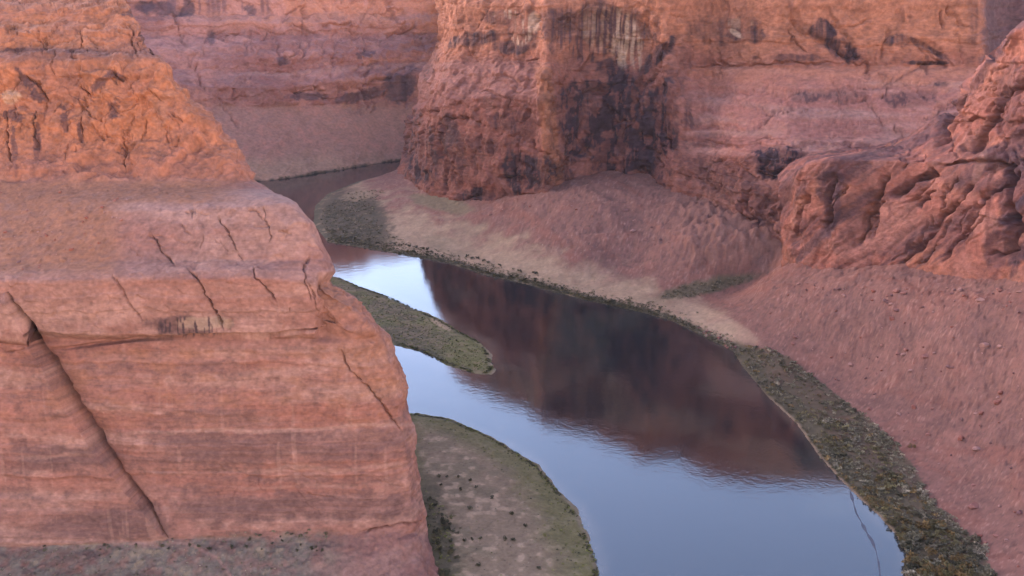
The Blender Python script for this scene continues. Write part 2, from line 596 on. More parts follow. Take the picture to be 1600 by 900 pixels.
    # blotches of the smooth wall
    bl = fbm(p, 11, 5, 135, sz=0.55, gain=.62)
    c = mix(c, DIRT * 1.05, wall * sstep(0.05, 0.6, bl) * 0.55 * sstep(720, 600, py))
    c = mix(c, MAUVE * 0.95, wall * sstep(0.1, 0.7, -bl) * 0.5)
    # bed
    c = mix(c, PALE * np.array([1.0, .93, .9]), bed * (0.45 + 0.3 * nh) * sstep(505, 480, py))
    c = mix(c, MAUVE * 0.8, blob(px, py, nf, 290, 508, 62, 14, 0) * 0.8 * bed)
    streak = sstep(0.1, 0.7, fbm(np.stack([p[..., 0], p[..., 0] * 0, p[..., 2] / 5], -1), 1.3, 4, 141))
    c = mix(c, VARNISH_AND_SHADE, blob(px, py, nf * .5, 300, 510, 60, 15, 0) * streak * 0.8)
    c = mix(c, CREAM, blob(px, py, nf, 320, 505, 40, 10) * (1 - streak) * 0.4)
    # pale slabs above the bed, red dirt beyond
    c = mix(c, PALE * np.array([.95, .95, .98]), sstep(438, 425, py) * sstep(285, 310, py) * (0.25 + 0.55 * sstep(355, 325, py + 10 * nz)) )
    c = mix(c, MAUVE * 1.5, slab * sstep(0.1, 0.8, nb) * 0.5)
    c = mix(c, DIRT, np.clip(dirt_reg + 0.6 * nf * dirt_reg, 0, 1))
    c = mix(c, MAUVE, dirt_reg * sstep(0.35, 0.8, nf) * 0.45)
    c = mix(c, DIRT, np.clip(side * sstep(425, 450, py) * sstep(640, 600, py), 0, 1) * (0.45 + 0.3 * nz))
    # orange tiers
    cu = np.broadcast_to(ORANGE, g.shape).copy()
    cu = mix(cu, PINK, sstep(0, 0.8, nz) * 0.5)
    cu = mix(cu, DIRT * 0.75, sstep(0.0, 0.5, fbm(p, 8, 5, 154, gain=.65)) * 0.55)
    cu = mix(cu, MAUVE, sstep(0.3, 0.6, fbm(p, 13, 5, 155, gain=.6)) * 0.4)
    cu = mix(cu, PALE * np.array([1, .9, .7]), sstep(0.35, 0.9, fbm(p, 12, 4, 151)) * 0.45)
    dk = np.zeros(px.shape)
    for b_ in ((22, 182, 16, 9, 10), (178, 172, 9, 15, 20), (56, 146, 20, 9, 45), (100, 186, 6, 22, -10), (156, 130, 18, 9, -35), (58, 215, 5, 40, 0), (124, 205, 4, 22, -10), (22, 225, 4, 40, -4), (186, 120, 20, 4, 25), (215, 20, 20, 6, 0), (225, 60, 12, 10, 0), (36, 120, 5, 16, -40), (50, 78, 50, 3, 0), (120, 80, 30, 3, 0)):
        dk = np.maximum(dk, blob(px, py, fbm(p, 5, 3, 152) * 0.9 + 0.6 * fbm(p, 1.8, 3, 153), *b_, rag=1.1))
    cu = mix(cu, VARNISH_AND_SHADE * 1.5, dk * 0.7)  # dark marks, with shade of hollows and under the ledge painted in
    cu = mix(cu, CREAM, blob(px, py, nf, 18, 152, 14, 12) * 0.6)
    cu = mix(cu, MAUVE * 1.2, sstep(100, 88, py) * sstep(72, 80, py + 4 * nz) * 0.6)
    c = mix(c, cu, upper)
    c = mix(c, PINK, upper * sstep(195, 270, py) * 0.5)
    # scree bench with grey scrub tint
    gs = skirt * sstep(560, 470, px + 40 * nz)
    c = mix(c, np.array([.22, .16, .125]), np.clip(gs * (0.75 + 0.5 * nf), 0, 1))
    c = mix(c, TAN * 0.8, gs * sstep(0.35, 0.8, nf) * 0.6)
    tr_d, _, _ = seg_dist(px + 3 * nz, py, [(262, 846), (300, 852), (340, 872), (366, 905)])
    c = mix(c, PALE * .9, sstep(3.2, 1.2, tr_d) * 0.7)
    c = mix(c, MAUVE, (skirt - gs).clip(0, 1) * (0.35 + 0.3 * nf))
    c *= (1 + 0.15 * nf + 0.16 * fbm(p, 1.6, 3, 161) + 0.07 * fbm(p, 3, 3, 162, sz=.15) + 0.10 * fbm(p, 9, 4, 163, gain=.6))[..., None]
    c = c * mix(np.broadcast_to(np.array([1.04, 1.08, 1.06]), c.shape), np.array([1.08, 1.0, .9]), upper)
    return grid_object('butte', g, np.clip(c, 0.01, 0.9), M_SLICK, alb=0.44, label='tall pink and orange sandstone butte with a long diagonal joint, filling the left side', cat='butte')


# ================================================================== FAR WALL (upper left, beyond the far reach of the river)
def build_far_wall():
    S = [-150, 60, 240, 340, 430, 520, 615, 700, 800, 950]
    foot_y = [330, 318, 305, 296, 286, 272, 257, 246, 238, 230]
    rows = []
    f = [at_z(x, y, -4.0) for x, y in zip(S, foot_y)]
    Y0 = [q[1] for q in f]
    rows.append(f)
    def row(ys, dY):
        rows.append([at_y(x, y, Y + dY) for x, y, Y in zip(S, ys, Y0)])
    row([175, 172, 165, 166, 168, 164, 160, 150, 150, 150], 150)       # top of the talus apron
    row([140, 138, 132, 134, 138, 128, 118, 115, 115, 115], 158)       # lower cliff band
    row([118, 116, 110, 112, 116, 106, 100, 98, 98, 98], 215)          # bench
    row([92, 90, 84, 84, 86, 82, 80, 78, 78, 78], 232)
    row([62, 60, 56, 58, 56, 54, 54, 54, 54, 54], 330)                 # long slope
    row([38, 38, 34, 36, 36, 34, 34, 34, 34, 34], 338)
    row([28, 28, 26, 26, 26, 24, 24, 24, 24, 24], 380)
    row([-8, -8, -8, -8, -8, -8, -8, -8, -8, -8], 392)                 # top cliff
    row([-16, -16, -16, -16, -16, -16, -16, -16, -16, -16], 470)
    row([-10] * 10, 3200)
    ctrl = np.array(rows)
    g = loft(ctrl, [80, 34, 18, 24, 26, 22, 14, 30, 8, 4], [20, 50, 60, 60, 60, 70, 50, 20, 10], su=8, sv=1, warp=(5.0, 45.0, 23))
    n = normals(g)
    px, py = project(g)
    p = g
    cliffy = sstep(172, 160, py + 5 * fbm(p, 40, 2, 7))
    cv, ce = cells(p + 6 * fbm(p, 20, 2, 144)[..., None], 26, 13, 1.2)
    d = cliffy * (3.0 * cv + 3.0 * strata(p[..., 2] + 12 * fbm(p, 70, 3, 9), 31, 5, 16) + 6 * ridged(p, 70, 4, 15, 2.0) + 3.5 * fbm(p, 26, 5, 16, gain=.6))
    d += (1 - cliffy) * (3.0 * fbm(p, 60, 3, 17) + 1.0 * fbm(p, 12, 3, 18) + 2.0 * ridged(np.stack([p[..., 0] - .3 * p[..., 1], p[..., 1] * 0, p[..., 2] / 5], -1), 30, 3, 19))
    d += carve(p, px, py, joints(60, [(240, 0), (700, 0), (640, 160), (330, 165)], (0, 5, -5, 60, 115, 88), 18, 70, 2.4, 6, 841), 1.8, 1.2)
    d *= np.where(py < -12, 0.2, 1.0)
    g = g + n * d[..., None]
    px, py = project(g)
    p = g
    nz, nf = fbm(p, 50, 4, 171), fbm(p, 12, 4, 172)
    nh = fbm(p, 120, 4, 173, sz=0.08)
    c = np.broadcast_to(RED * np.array([.85, .9, 1.0]), g.shape).copy()
    c = mix(c, MAUVE * .8, sstep(0.05, 0.6, fbm(p, 30, 5, 175, gain=.65, sz=1.6)) * 0.4)
    c = mix(c, PINK * 0.95, sstep(-0.2, 0.7, nh + 0.4 * nz) * 0.7)
    c = mix(c, MAUVE, sstep(0.1, 0.8, nf - 0.4 * nh) * 0.6)
    c = mix(c, ORANGE, sstep(60, 20, py + 10 * nz) * sstep(200, 420, px) * 0.6)
    c = mix(c, MAUVE * 1.5, sstep(400, 300, px + 20 * nz) * sstep(30, 50, py) * 0.45)
    tal = 1 - cliffy
    c = mix(c, PINK * 1.05, sstep(0.0, 0.5, fbm(p, 40, 5, 176, gain=.62)) * 0.5)
    talc = mix(np.broadcast_to(np.array([0.34, 0.150, 0.108]), g.shape), RED, (sstep(0, 0.8, nf) * 0.35))
    c = mix(c, PINK * 1.05, sstep(0.0, 0.5, fbm(p, 40, 5, 176, gain=.62)) * 0.5)
    talc = mix(talc, TAN * 0.8, sstep(225, 262, py + 12 * nz) * 0.5)
    c = mix(c, talc, tal)
    ft = np.interp(px, S, foot_y)
    c = mix(c, SCRUB * 0.5, sstep(10, 4, ft - py + 2.5 * nf))
    for b in ((622, 136, 24, 22, 0), (570, 148, 40, 8, -12), (480, 150, 30, 6, 0), (255, 14, 30, 12, 5), (292, 14, 10, 20, 0), (225, 10, 14, 8, 0), (390, 14, 14, 10, 0), (90, 4, 24, 8, 0), (572, 86, 14, 6, 0), (440, 96, 12, 7, 0), (330, 60, 8, 10, 0), (640, 128, 12, 26, 10)):
        c = mix(c, VARNISH_AND_SHADE * 1.3, blob(px, py, 0.9 * fbm(p, 24, 5, 174, gain=.65) + 0.5 * nf, *b, rag=1.2) * 0.75)  # varnish patches, and shade of the undercut ledge painted as dark colour
    st = sstep(0.1, 0.6, fbm(np.stack([p[..., 0], p[..., 1] * 0, p[..., 2] / 14], -1), 9, 3, 181))
    c = mix(c, VARNISH_AND_SHADE * 1.6, st * sstep(30, 12, py) * 0.6 * sstep(470, 400, px))
    c = mix(c, PALE, sstep(4, 1.5, np.abs(py - (118 - 0.06 * (px - 400) + 4 * nz))) * sstep(300, 420, px) * 0.35)
    c *= (1 + 0.16 * nf)[..., None]
    return grid_object('canyon_wall', g, np.clip(c, 0.01, 0.9), M_CLIFF, label='distant red canyon wall with a grey pink scree apron above the far reach of river', cat='cliff', alb=0.74)


# ================================================================== MAIN WALL (stained buttress and the stepped terraces right of it)
def build_main_wall():
    S = [560, 600, 622, 645, 700, 780, 838, 852, 872, 940, 1000, 1036, 1104, 1160, 1230, 1320, 1420, 1538, 1560, 1750]
    Yf = [1640, 1520, 1432, 1385, 1305, 1252, 1215, 1192, 1212, 1222, 1190, 1140, 1070, 1000, 965, 955, 945, 935, 930, 900]
    yf = [292, 296, 304, 322, 338, 338, 335, 330, 330, 340, 355, 372, 400, 432, 432, 432, 432, 432, 432, 432]
    rows = [[at_y(x, y, Y) for x, y, Y in zip(S, yf, Yf)]]
    def row(ys, dY, dx=None):
        r = []
        for i, (x, Y) in enumerate(zip(S, Yf)):
            xx = x + (dx[i] if dx else 0)
            r.append(at_y(xx, ys[i], Y + dY[i]))
        rows.append(r)
    sh0 = [40, 32, 26, 16, 4] + [0] * 15
    sh1 = [66, 48, 32, 22, 4, 0, 0, 0, 0, 0, 0, 0, 0, 0, 0, 0, 0, 0, 0, 0]
    sh2 = [88, 76, 54, 32, 8, 0, 0, 0, 0, 0, 0, 0, 0, 0, 0, 0, 0, 0, 0, 0]
    sh3 = [120, 102, 78, 50, 12, 0, 0, 0, 0, 0, 0, 0, 0, 0, 0, 0, 0, 0, 0, 0]
    rows[0] = [at_y(x + k, y, Y) for x, y, Y, k in zip(S, yf, Yf, sh0)]
    # mid lower face
    row([240, 240, 240, 240, 242, 242, 240, 240, 240, 240, 245, 268, 288, 300, 300, 300, 300, 300, 300, 300], [2, 2, 2, 3, 4, 4, 4, 3, 8, 10, 8, 18, 40, 46, 44, 44, 40, 40, 40, 40], sh1)
    # lip of lower cliff
    row([190, 188, 182, 170, 156, 152, 140, 112, 130, 150, 150, 205, 240, 244, 244, 246, 246, 246, 246, 246], [4, 4, 6, 8, 10, 10, 10, 8, 20, 20, 16, 28, 62, 64, 62, 60, 58, 58, 58, 58], sh1)
    # back of first sloping terrace
    row([160, 155, 148, 132, 118, 112, 104, 102, 104, 120, 118, 120, 205, 212, 212, 212, 212, 212, 212, 212], [30, 30, 40, 46, 50, 46, 40, 24, 26, 24, 22, 36, 84, 96, 96, 96, 96, 96, 96, 96], sh2)
    row([130, 125, 118, 104, 97, 95, 96, 97, 96, 96, 94, 96, 112, 108, 104, 104, 104, 104, 104, 104], [50, 50, 64, 74, 80, 76, 62, 36, 32, 28, 26, 44, 150, 176, 184, 186, 188, 190, 232, 250], sh2)
    # upper cliff
    row([78, 76, 72, 66, 60, 58, 58, 58, 58, 58, 58, 62, 84, 78, 76, 76, 76, 76, 76, 76], [58, 58, 72, 82, 86, 82, 68, 50, 44, 34, 32, 54, 156, 182, 188, 190, 192, 194, 268, 290], sh3)
    row([20, 20, 18, 12, 8, 8, 10, 10, 10, 8, 8, 12, 34, 30, 28, 28, 28, 28, 28, 28], [70, 70, 84, 92, 96, 92, 78, 64, 54, 42, 42, 64, 164, 190, 198, 202, 204, 208, 284, 306], sh3)
    row([-2, -2, -4, -8, -8, -10, -14, -20, -28, -42, -46, -54, -84, -82, -76, -72, -70, -64, -60, -60], [100, 100, 110, 116, 120, 116, 104, 90, 76, 62, 60, 84, 200, 214, 222, 222, 226, 232, 300, 324], sh3)
    row([-2, -2, -4, -8, -8, -10, -14, -22, -32, -50, -54, -62, -92, -90, -84, -80, -78, -70, -66, -66], [160, 160, 170, 170, 180, 180, 160, 140, 116, 100, 100, 124, 240, 250, 260, 260, 260, 270, 330, 350], sh3)
    row([-2, -2, -4, -8, -8, -10, -14, -16, -20, -30, -34, -34, -30, -28, -26, -26, -26, -26, -26, -26], [2600] * 20, sh3)
    ctrl = np.array(rows)
    g = loft(ctrl, [80, 70, 40, 34, 44, 40, 34, 14, 4], [16, 16, 20, 46, 66, 50, 14, 18, 58, 52, 44, 28, 56, 64, 66, 66, 72, 18, 40], su=9, sv=2, warp=(6.0, 60.0, 43))
    n = normals(g)
    px, py = project(g)
    p = g
    bt = sstep(1120, 1040, px + 14 * fbm(p, 30, 3, 240))                # buttress part
    tr = 1 - bt
    slab = tr * sstep(98, 112, py) * sstep(248, 236, py)
    lower = tr * sstep(240, 256, py)
    upperR = tr * sstep(108, 98, py)
    cv, ce = cells(p + 5 * fbm(p, 16, 2, 244)[..., None], 24, 23, 1.6)
    cv2, ce2 = cells(p + 3 * fbm(p, 8, 2, 245)[..., None], 10, 29, 1.3)
    wob = fbm(p, 50, 3, 246)
    st = strata(p[..., 2] + 6 * wob, 53, 4, 15)
    d = 1.4 * fbm(p, 25, 5, 247, gain=.6) + 4.0 * bt * fbm(p, 60, 3, 253)
    cs2, _e = cells(p + 3 * fbm(p, 14, 2, 258)[..., None], 20, 59, 1.7, 45.0)
    d += bt * (1.0 * cv + 2.6 * cs2 - 3.0 * sstep(0.1, 0, ce) + 3.0 * ridged(p, 40, 3, 248, 3.0) + 1.4 * st + 1.3 * fbm(p, 9, 4, 274, gain=.65))
    d += slab * (1.3 * st + 0.3 * cv2 + 1.8 * fbm(p, 40, 4, 249, sz=0.3))
    cs, _e = cells(p + 3 * fbm(p, 12, 2, 259)[..., None], 15, 49, 0.8, 45.0)
    d += lower * (3.0 * cs + 0.8 * cv2 + 2.5 * ridged(p, 26, 3, 250, 1.6) + 2.2 * st)
    d += upperR * (2.2 * cv + 0.3 * cv2 + 1.4 * st + 2.0 * ridged(p, 44, 3, 251, 1.4))
    # concave stained alcove right of the arris
    d -= 13 * blob(px, py, 0.3 * wob, 955, 190, 85, 140, 0, 0.5)
    d -= 8 * blob(px, py, 0.3 * wob, 950, 60, 80, 40, 0, 0.5)
    marks = [([(694, 8), (690, 50), (680, 86)], 5, 6), ([(853, 100), (864, 150), (872, 220), (880, 280)], 4, 7), ([(806, 98), (800, 70)], 4, 3), ([(1060, 64), (1030, 92), (1000, 120), (985, 150)], 7, 7),
             ([(812, 206), (808, 250), (812, 300)], 5, 6), ([(690, 180), (692, 280), (700, 322)], 4, 5), ([(610, 196), (660, 196)], 3, 4), ([(712, 182), (770, 196)], 3, 4),
             ([(1060, 105), (1200, 100), (1340, 98)], 3, 4), ([(1200, 146), (1240, 150), (1270, 142)], 2.5, 2.5), ([(1430, 100), (1480, 98)], 4, 5), ([(1344, 98), (1356, 106), (1350, 118)], 3, 4),
             ([(1230, 20), (1250, 44), (1290, 60), (1318, 84), (1340, 100)], 6, 6), ([(1300, 30), (1320, 60), (1344, 98)], 5, 5), ([(1410, 60), (1450, 66), (1480, 90)], 5, 5), ([(1372, 98), (1386, 70), (1384, 40)], 4, 4),
             ([(1080, 200), (1130, 200), (1170, 204)], 2.5, 3), ([(1180, 240), (1240, 236), (1290, 238)], 5, 7), ([(1196, 260), (1240, 270)], 6, 6), ([(1150, 330), (1190, 352)], 5, 4), ([(1110, 290), (1160, 330), (1165, 380)], 5, 3), ([(520 + 120, 116), (650, 140)], 3, 3),
             ([(760, 118), (800, 126), (838, 128)], 3, 4), ([(745, 140), (790, 150), (800, 168)], 3, 4), ([(1100, 140), (1190, 146), (1206, 142), (1240, 150)], 2, 3), ([(1300, 136), (1380, 134), (1490, 128)], 2.2, 3), ([(1070, 222), (1180, 226), (1300, 224), (1450, 232)], 2.2, 3), ([(1240, 190), (1330, 194), (1420, 190)], 1.8, 2)]
    d += carve(p, px, py, marks, 1.6, 0.75)
    d += carve(p, px, py, joints(46, [(620, 160), (850, 150), (1050, 110), (1060, 320), (700, 325), (615, 290)], (85, 95, 60, 115, 10, 130), 18, 70, 2.6, 5, 821)
               + joints(22, [(690, 5), (1050, 5), (1050, 95), (690, 92)], (88, 92, 0, 130), 16, 60, 2.4, 4, 822)
               + joints(12, [(1070, 10), (1530, 10), (1530, 98), (1070, 98)], (0, 8, 50, 60, 130, -10), 20, 80, 2.4, 4.5, 823)
               + joints(26, [(1080, 106), (1500, 106), (1440, 235), (1080, 235)], (0, 3, -4, 50), 24, 110, 1.8, 2.6, 824)
               + joints(30, [(1060, 250), (1240, 250), (1240, 410), (1090, 400)], (40, 60, 110, 0), 14, 50, 2.4, 4, 825), 1.8, 0.75)
    d *= np.where(py < -26, 0.25, 1.0)
    g = g + n * d[..., None]
    px, py = project(g)
    p = g
    nz, nf = fbm(p, 45, 4, 261), fbm(p, 10, 4, 262)
    nm = fbm(p, 22, 4, 266)
    nh = fbm(p, 110, 4, 263, sz=0.08)
    vs = fbm(np.stack([p[..., 0], p[..., 1] * 0, p[..., 2] / 14], -1), 3.6, 4, 264)     # water streaks running down
    c = np.broadcast_to(RED * 1.05, g.shape).copy()
    c = mix(c, PINK, sstep(-0.1, 0.8, nm) * 0.45)
    c = mix(c, MAUVE, sstep(0.1, 0.8, nf) * 0.4)
    c = mix(c, ORANGE, sstep(120, 60, py + 16 * nz) * 0.75)
    c = mix(c, ORANGE * 0.9, bt * sstep(8, 3, np.abs(px - np.interp(py, [95, 200, 290], [846, 858, 866])) - 8 + 3 * nf) * sstep(90, 110, py) * sstep(300, 270, py) * 0.9)  # lit edge of the arris painted in as brighter orange
    c = mix(c, MAUVE * 0.85, sstep(0.1, 0.55, fbm(p, 28, 5, 269, gain=.62)) * 0.4 * sstep(60, 130, py))
    c = mix(c, DIRT * 0.8, sstep(0.15, 0.6, fbm(p, 20, 5, 270, gain=.62, sz=.5)) * 0.35 * sstep(130, 60, py))
    # pale slabs of the terraces
    cs = mix(np.broadcast_to(PINK * np.array([1.05, .95, .95]), g.shape), PALE, sstep(-0.3, 0.6, nh + 0.3 * nm) * 0.75)
    cs = mix(cs, MAUVE * 1.5, sstep(0.2, 0.8, nh - nm * 0.5) * 0.4)
    cs = mix(cs, ORANGE * .95, sstep(150, 105, py + 12 * nm) * 0.6)
    cs = mix(cs, DIRT, sstep(0.2, 0.7, fbm(p, 14, 5, 271, sz=.3, gain=.6)) * 0.4)
    c = mix(c, cs * 1.22, slab * 0.95)
    c = mix(c, PALE, tr * sstep(8, 2, np.abs(py - (208 + 0.012 * (px - 1100) + 3 * nz))) * sstep(1060, 1080, px) * sstep(1240, 1180, px) * 0.7)
    c = mix(c, PINK * 1.05, bt * sstep(160, 145, py) * sstep(92, 104, py) * sstep(620, 660, px) * sstep(850, 830, px) * 0.6)
    c = mix(c, PINK * 0.85, lower * (0.5 + 0.4 * nm))
    # desert varnish and water stains
    V = np.zeros(px.shape)
    for b in ((960, 180, 78, 62, 0, .9), (985, 260, 60, 55, 0, .9), (955, 110, 26, 18, 0, .95), (920, 150, 40, 26, 0, .8), (1010, 200, 40, 70, 0, .8), (900, 210, 26, 50, 0, .7), (960, 300, 40, 22, 0, .8), (1045, 180, 18, 70, 0, .6),
              (1030, 85, 40, 10, -45, .9), (925, 40, 80, 34, 0, .55), (740, 62, 36, 12, -8, .75), (800, 74, 34, 10, 0, .7), (780, 28, 30, 10, 0, .55), (818, 40, 22, 30, 0, .5), (660, 240, 34, 46, 0, .55), (655, 265, 24, 22, 0, .7), (740, 310, 28, 14, 0, .85),
              (812, 268, 26, 30, 0, .85), (700, 210, 14, 36, 0, .5), (820, 200, 26, 30, 0, .45), (850, 270, 26, 26, 0, .6), (640, 190, 22, 20, 0, .45), (760, 228, 40, 12, 10, .35), (890, 285, 12, 26, 0, .5), (640, 215, 20, 40, 0, .5), (700, 250, 30, 40, 0, .35), (670, 100, 10, 30, 15, .4), (790, 190, 30, 14, 20, .4), (1060, 120, 20, 60, 10, .3), (1110, 220, 40, 12, 0, .3), (1100, 270, 50, 30, 0, .3), (1180, 310, 50, 30, 30, .3), 
              (1285, 50, 22, 16, 25, .85), (1310, 76, 34, 16, 25, .75), (1400, 64, 20, 10, 0, .75), (1130, 46, 60, 22, 0, .4), (1170, 54, 34, 12, 0, .6), (1450, 76, 36, 6, 30, .6), (1240, 90, 60, 6, 0, .5), (1450, 98, 34, 4, 0, .8), (1260, 152, 18, 8, 0, .5), (1320, 152, 36, 12, 0, .45), (1420, 154, 40, 14, 0, .5), (1472, 132, 10, 4, 0, .7),
              (1225, 244, 50, 14, 0, .75), (1210, 268, 26, 14, 0, .7), (1190, 350, 24, 10, 15, .45), (1150, 300, 24, 30, 0, .3), (1390, 236, 90, 6, 0, .35), (1080, 190, 20, 12, 0, .45), (1075, 170, 8, 24, 0, .5), (1520, 30, 10, 40, 0, .4)):
        V = np.maximum(V, b[5] * blob(px, py, 0.7 * nm + 0.5 * nf, *b[:5], rag=0.9))
    V = np.clip(V * 1.3, 0, 1)
    vst = np.clip(0.65 + 0.6 * vs, 0.1, 1.15)
    vv = np.clip(V * (vst * 0.75 + 0.3), 0, 0.96)
    # lighter scars left where slabs have fallen
    scar = sstep(0.45, 0.75, fbm(p, 15, 3, 267) + 0.2 * vs)
    vv = vv + 0
    blo = sstep(-0.10, 0.10, fbm(p, 15, 5, 268, gain=.62, sz=2.2) + 0.4 * vs)
    vv = np.clip(np.where(py < 110, vv, V * (0.55 + 0.62 * blo)), 0, 0.97)
    vv = vv * (1 - 0.6 * scar * sstep(120, 150, py) * bt)
    c = mix(c, VARNISH_AND_SHADE, vv)
    cr = np.zeros(px.shape)
    for b in ((815, 50, 16, 20, 0, .95), (795, 22, 22, 7, 0, .8), (835, 34, 10, 16, 0, .6), (975, 60, 22, 44, 0, .8), (995, 80, 10, 30, 0, .6), (940, 46, 30, 34, 0, .35), (1150, 52, 14, 4, 30, .8), (1155, 36, 20, 8, 0, .3)):
        cr = np.maximum(cr, b[5] * blob(px, py, 0.5 * nf, *b[:5]))
    c = mix(c, VARNISH_AND_SHADE * 1.4, blob(px, py, nf * .6, 930, 50, 92, 44, 0) * sstep(0.1, 0.5, -vs) * 0.75)
    c = mix(c, CREAM, np.clip(cr * 1.15, 0, 1) * sstep(-0.45, 0.15, vs))
    c = mix(c, VARNISH_AND_SHADE * 1.7, tr * sstep(1526, 1544, px + 6 * nf) * sstep(110, 96, py) * 0.92)  # shade of the recess behind the rounded end painted into the colour
    c *= (1 + (1 - .65 * slab) * (0.2 * nf + 0.2 * fbm(p, 4, 3, 272, gain=.6)) + 0.14 * fbm(p, 8, 3, 273, sz=.12))[..., None]
    return grid_object('cliff', g, np.clip(c, 0.01, 0.9), M_CLIFF, alb=0.46, label='red cliff with dark varnish stained buttress and stepped pale terraces above the river bend', cat='cliff')


# ================================================================== RIGHT BUTTRESS (fins falling to the talus)
def build_right_buttress():
    S = [1215, 1238, 1262, 1300, 1360, 1420, 1480, 1540, 1600, 1700, 1900, 2150]
    Yf = [940, 905, 885, 852, 822, 792, 760, 725, 695, 640, 560, 470]
    yf = [430, 436, 442, 460, 470, 470, 466, 470, 474, 490, 520, 560]
    rows = [[at_y(x, y, Y) for x, y, Y in zip(S, yf, Yf)]]
    def row(ys, dY):
        rows.append([at_y(x, y, Y + k) for x, y, Y, k in zip(S, ys, Yf, dY)])
    row([350, 345, 340, 345, 350, 350, 350, 350, 352, 352, 360, 370], [12, 8, 6, 12, 22, 22, 20, 16, 10, 10, 10, 10])
    row([285, 268, 256, 252, 250, 250, 248, 246, 244, 240, 230, 220], [20, 14, 12, 22, 38, 42, 40, 36, 30, 30, 30, 30])
    row([276, 258, 248, 244, 240, 238, 226, 220, 215, 205, 190, 180], [60, 70, 70, 80, 80, 76, 66, 58, 50, 50, 50, 50])
    row([272, 254, 246, 242, 238, 222, 200, 155, 125, 90, 60, 40], [130, 140, 150, 150, 130, 104, 80, 68, 58, 58, 58, 58])
    row([270, 252, 245, 241, 236, 216, 168, 84, 38, -30, -80, -120], [180, 190, 195, 190, 170, 140, 104, 90, 74, 70, 70, 70])
    row([270, 252, 245, 241, 236, 218, 172, 88, 42, -30, -80, -120], [230, 240, 240, 240, 230, 240, 250, 250, 260, 260, 260, 260])
    ctrl = np.array(rows)
    g = loft(ctrl, [80, 90, 26, 50, 60, 12], [20, 24, 40, 60, 60, 60, 60, 60, 60, 30, 12], su=5, sv=2, warp=(5.0, 60.0, 63))
    n = normals(g)
    px, py = project(g)
    p = g
    wob = fbm(p, 40, 3, 301)
    # fins lean: rotate the noise frame so that ribs fall down to the left
    u = 0.47 * p[..., 0] - 0.88 * p[..., 1]
    across, along = u * .74 - p[..., 2] * .67, u * .67 + p[..., 2] * .74
    q = np.stack([across, p[..., 1] * 0.05, along / 6.0], -1)
    aw = across + 2.6 * wob + 0.8 * fbm(p, 14, 3, 308)
    # rounded ribs parted by sharp grooves
    rib = np.abs(vnoise(aw / 29, along / 150, along * 0 + .5, 302)) ** 0.75 * 1.6 + 0.3 * np.abs(vnoise(aw / 9, along / 60, along * 0 + .5, 303)) ** 0.75 - 0.8
    rib2 = ridged(q + 2 * wob[..., None] * np.array([1, 0, .3]), 9, 2, 305)
    cv, ce = cells(q + 2 * fbm(p, 10, 2, 303)[..., None], 22, 33, 1.0, 9.0)
    cv2, ce2 = cells(p + 3 * fbm(p, 8, 2, 306)[..., None], 9, 37, 1.4)
    st = strata(p[..., 2] + 5 * wob, 73, 3, 12)
    low = sstep(236, 262, py)
    cs, _e = cells(q * np.array([1, 1, 3.0]) + 3 * fbm(p, 12, 2, 309)[..., None], 17, 39, 1.6, 45.0)
    d = low * (6.5 * rib + 0.9 * cs + 0.5 * st) + (1 - low) * (5.0 * rib + 2.4 * cv + 0.6 * cv2 + 1.8 * st) + 0.7 * fbm(p, 14, 5, 304, gain=.6) + 0.2 * cv2
    marks = [([(1392, 268), (1362, 320), (1330, 396)], 6, 9), ([(1466, 262), (1420, 290), (1385, 306)], 7, 7), ([(1545, 300), (1505, 350), (1470, 418)], 7, 8), ([(1520, 290), (1470, 330), (1430, 372)], 6, 6), ([(1300, 268), (1290, 320), (1286, 372)], 9, 9), ([(1256, 300), (1240, 350), (1238, 392)], 5, 6),
             ([(1480, 330), (1440, 380), (1390, 425)], 6, 6), ([(1508, 110), (1490, 150), (1470, 200), (1460, 230)], 9, 9), ([(1570, 130), (1540, 190), (1520, 240)], 7, 8), ([(1600, 90), (1570, 160)], 7, 6), ([(1540, 90), (1560, 60)], 6, 7), ([(1570, 230), (1578, 330), (1582, 420)], 12, 12), ([(1460, 255), (1580, 250)], 4, 4), ([(1530, 195), (1510, 235)], 5, 5)]
    d += carve(p, px, py, [(a_, w_ * 1.1, d_ * 1.5) for a_, w_, d_ in marks], 1.8, 0.75)
    d += carve(p, px, py, joints(14, [(1245, 265), (1590, 255), (1590, 400), (1250, 380)], (118, 125, 122, 112), 30, 110, 3.0, 5.0, 831)
               + joints(34, [(1480, 170), (1600, 50), (1600, 245), (1440, 240)], (118, 125, 60, 5), 16, 60, 2.6, 4, 832), 1.8, 0.5)
    g = g + n * d[..., None]
    px, py = project(g)
    p = g
    nz, nf, nm = fbm(p, 40, 4, 311), fbm(p, 8, 4, 312), fbm(p, 18, 4, 313)
    vs = fbm(q, 7, 3, 314)
    c = np.broadcast_to(RED, g.shape).copy()
    c = mix(c, PINK, sstep(-0.2, 0.7, nm) * 0.6)
    c = mix(c, ORANGE * 0.85, sstep(0.0, 0.8, nz + 0.3 * nf) * 0.4 + 0 * nz)
    c = mix(c, MAUVE * 0.8, sstep(0.1, 0.7, vs) * 0.5)
    c = mix(c, VARNISH_AND_SHADE * 1.4, sstep(0.2, 0.6, fbm(q, 16, 5, 315, gain=.58)) * 0.6)
    V = np.zeros(px.shape)
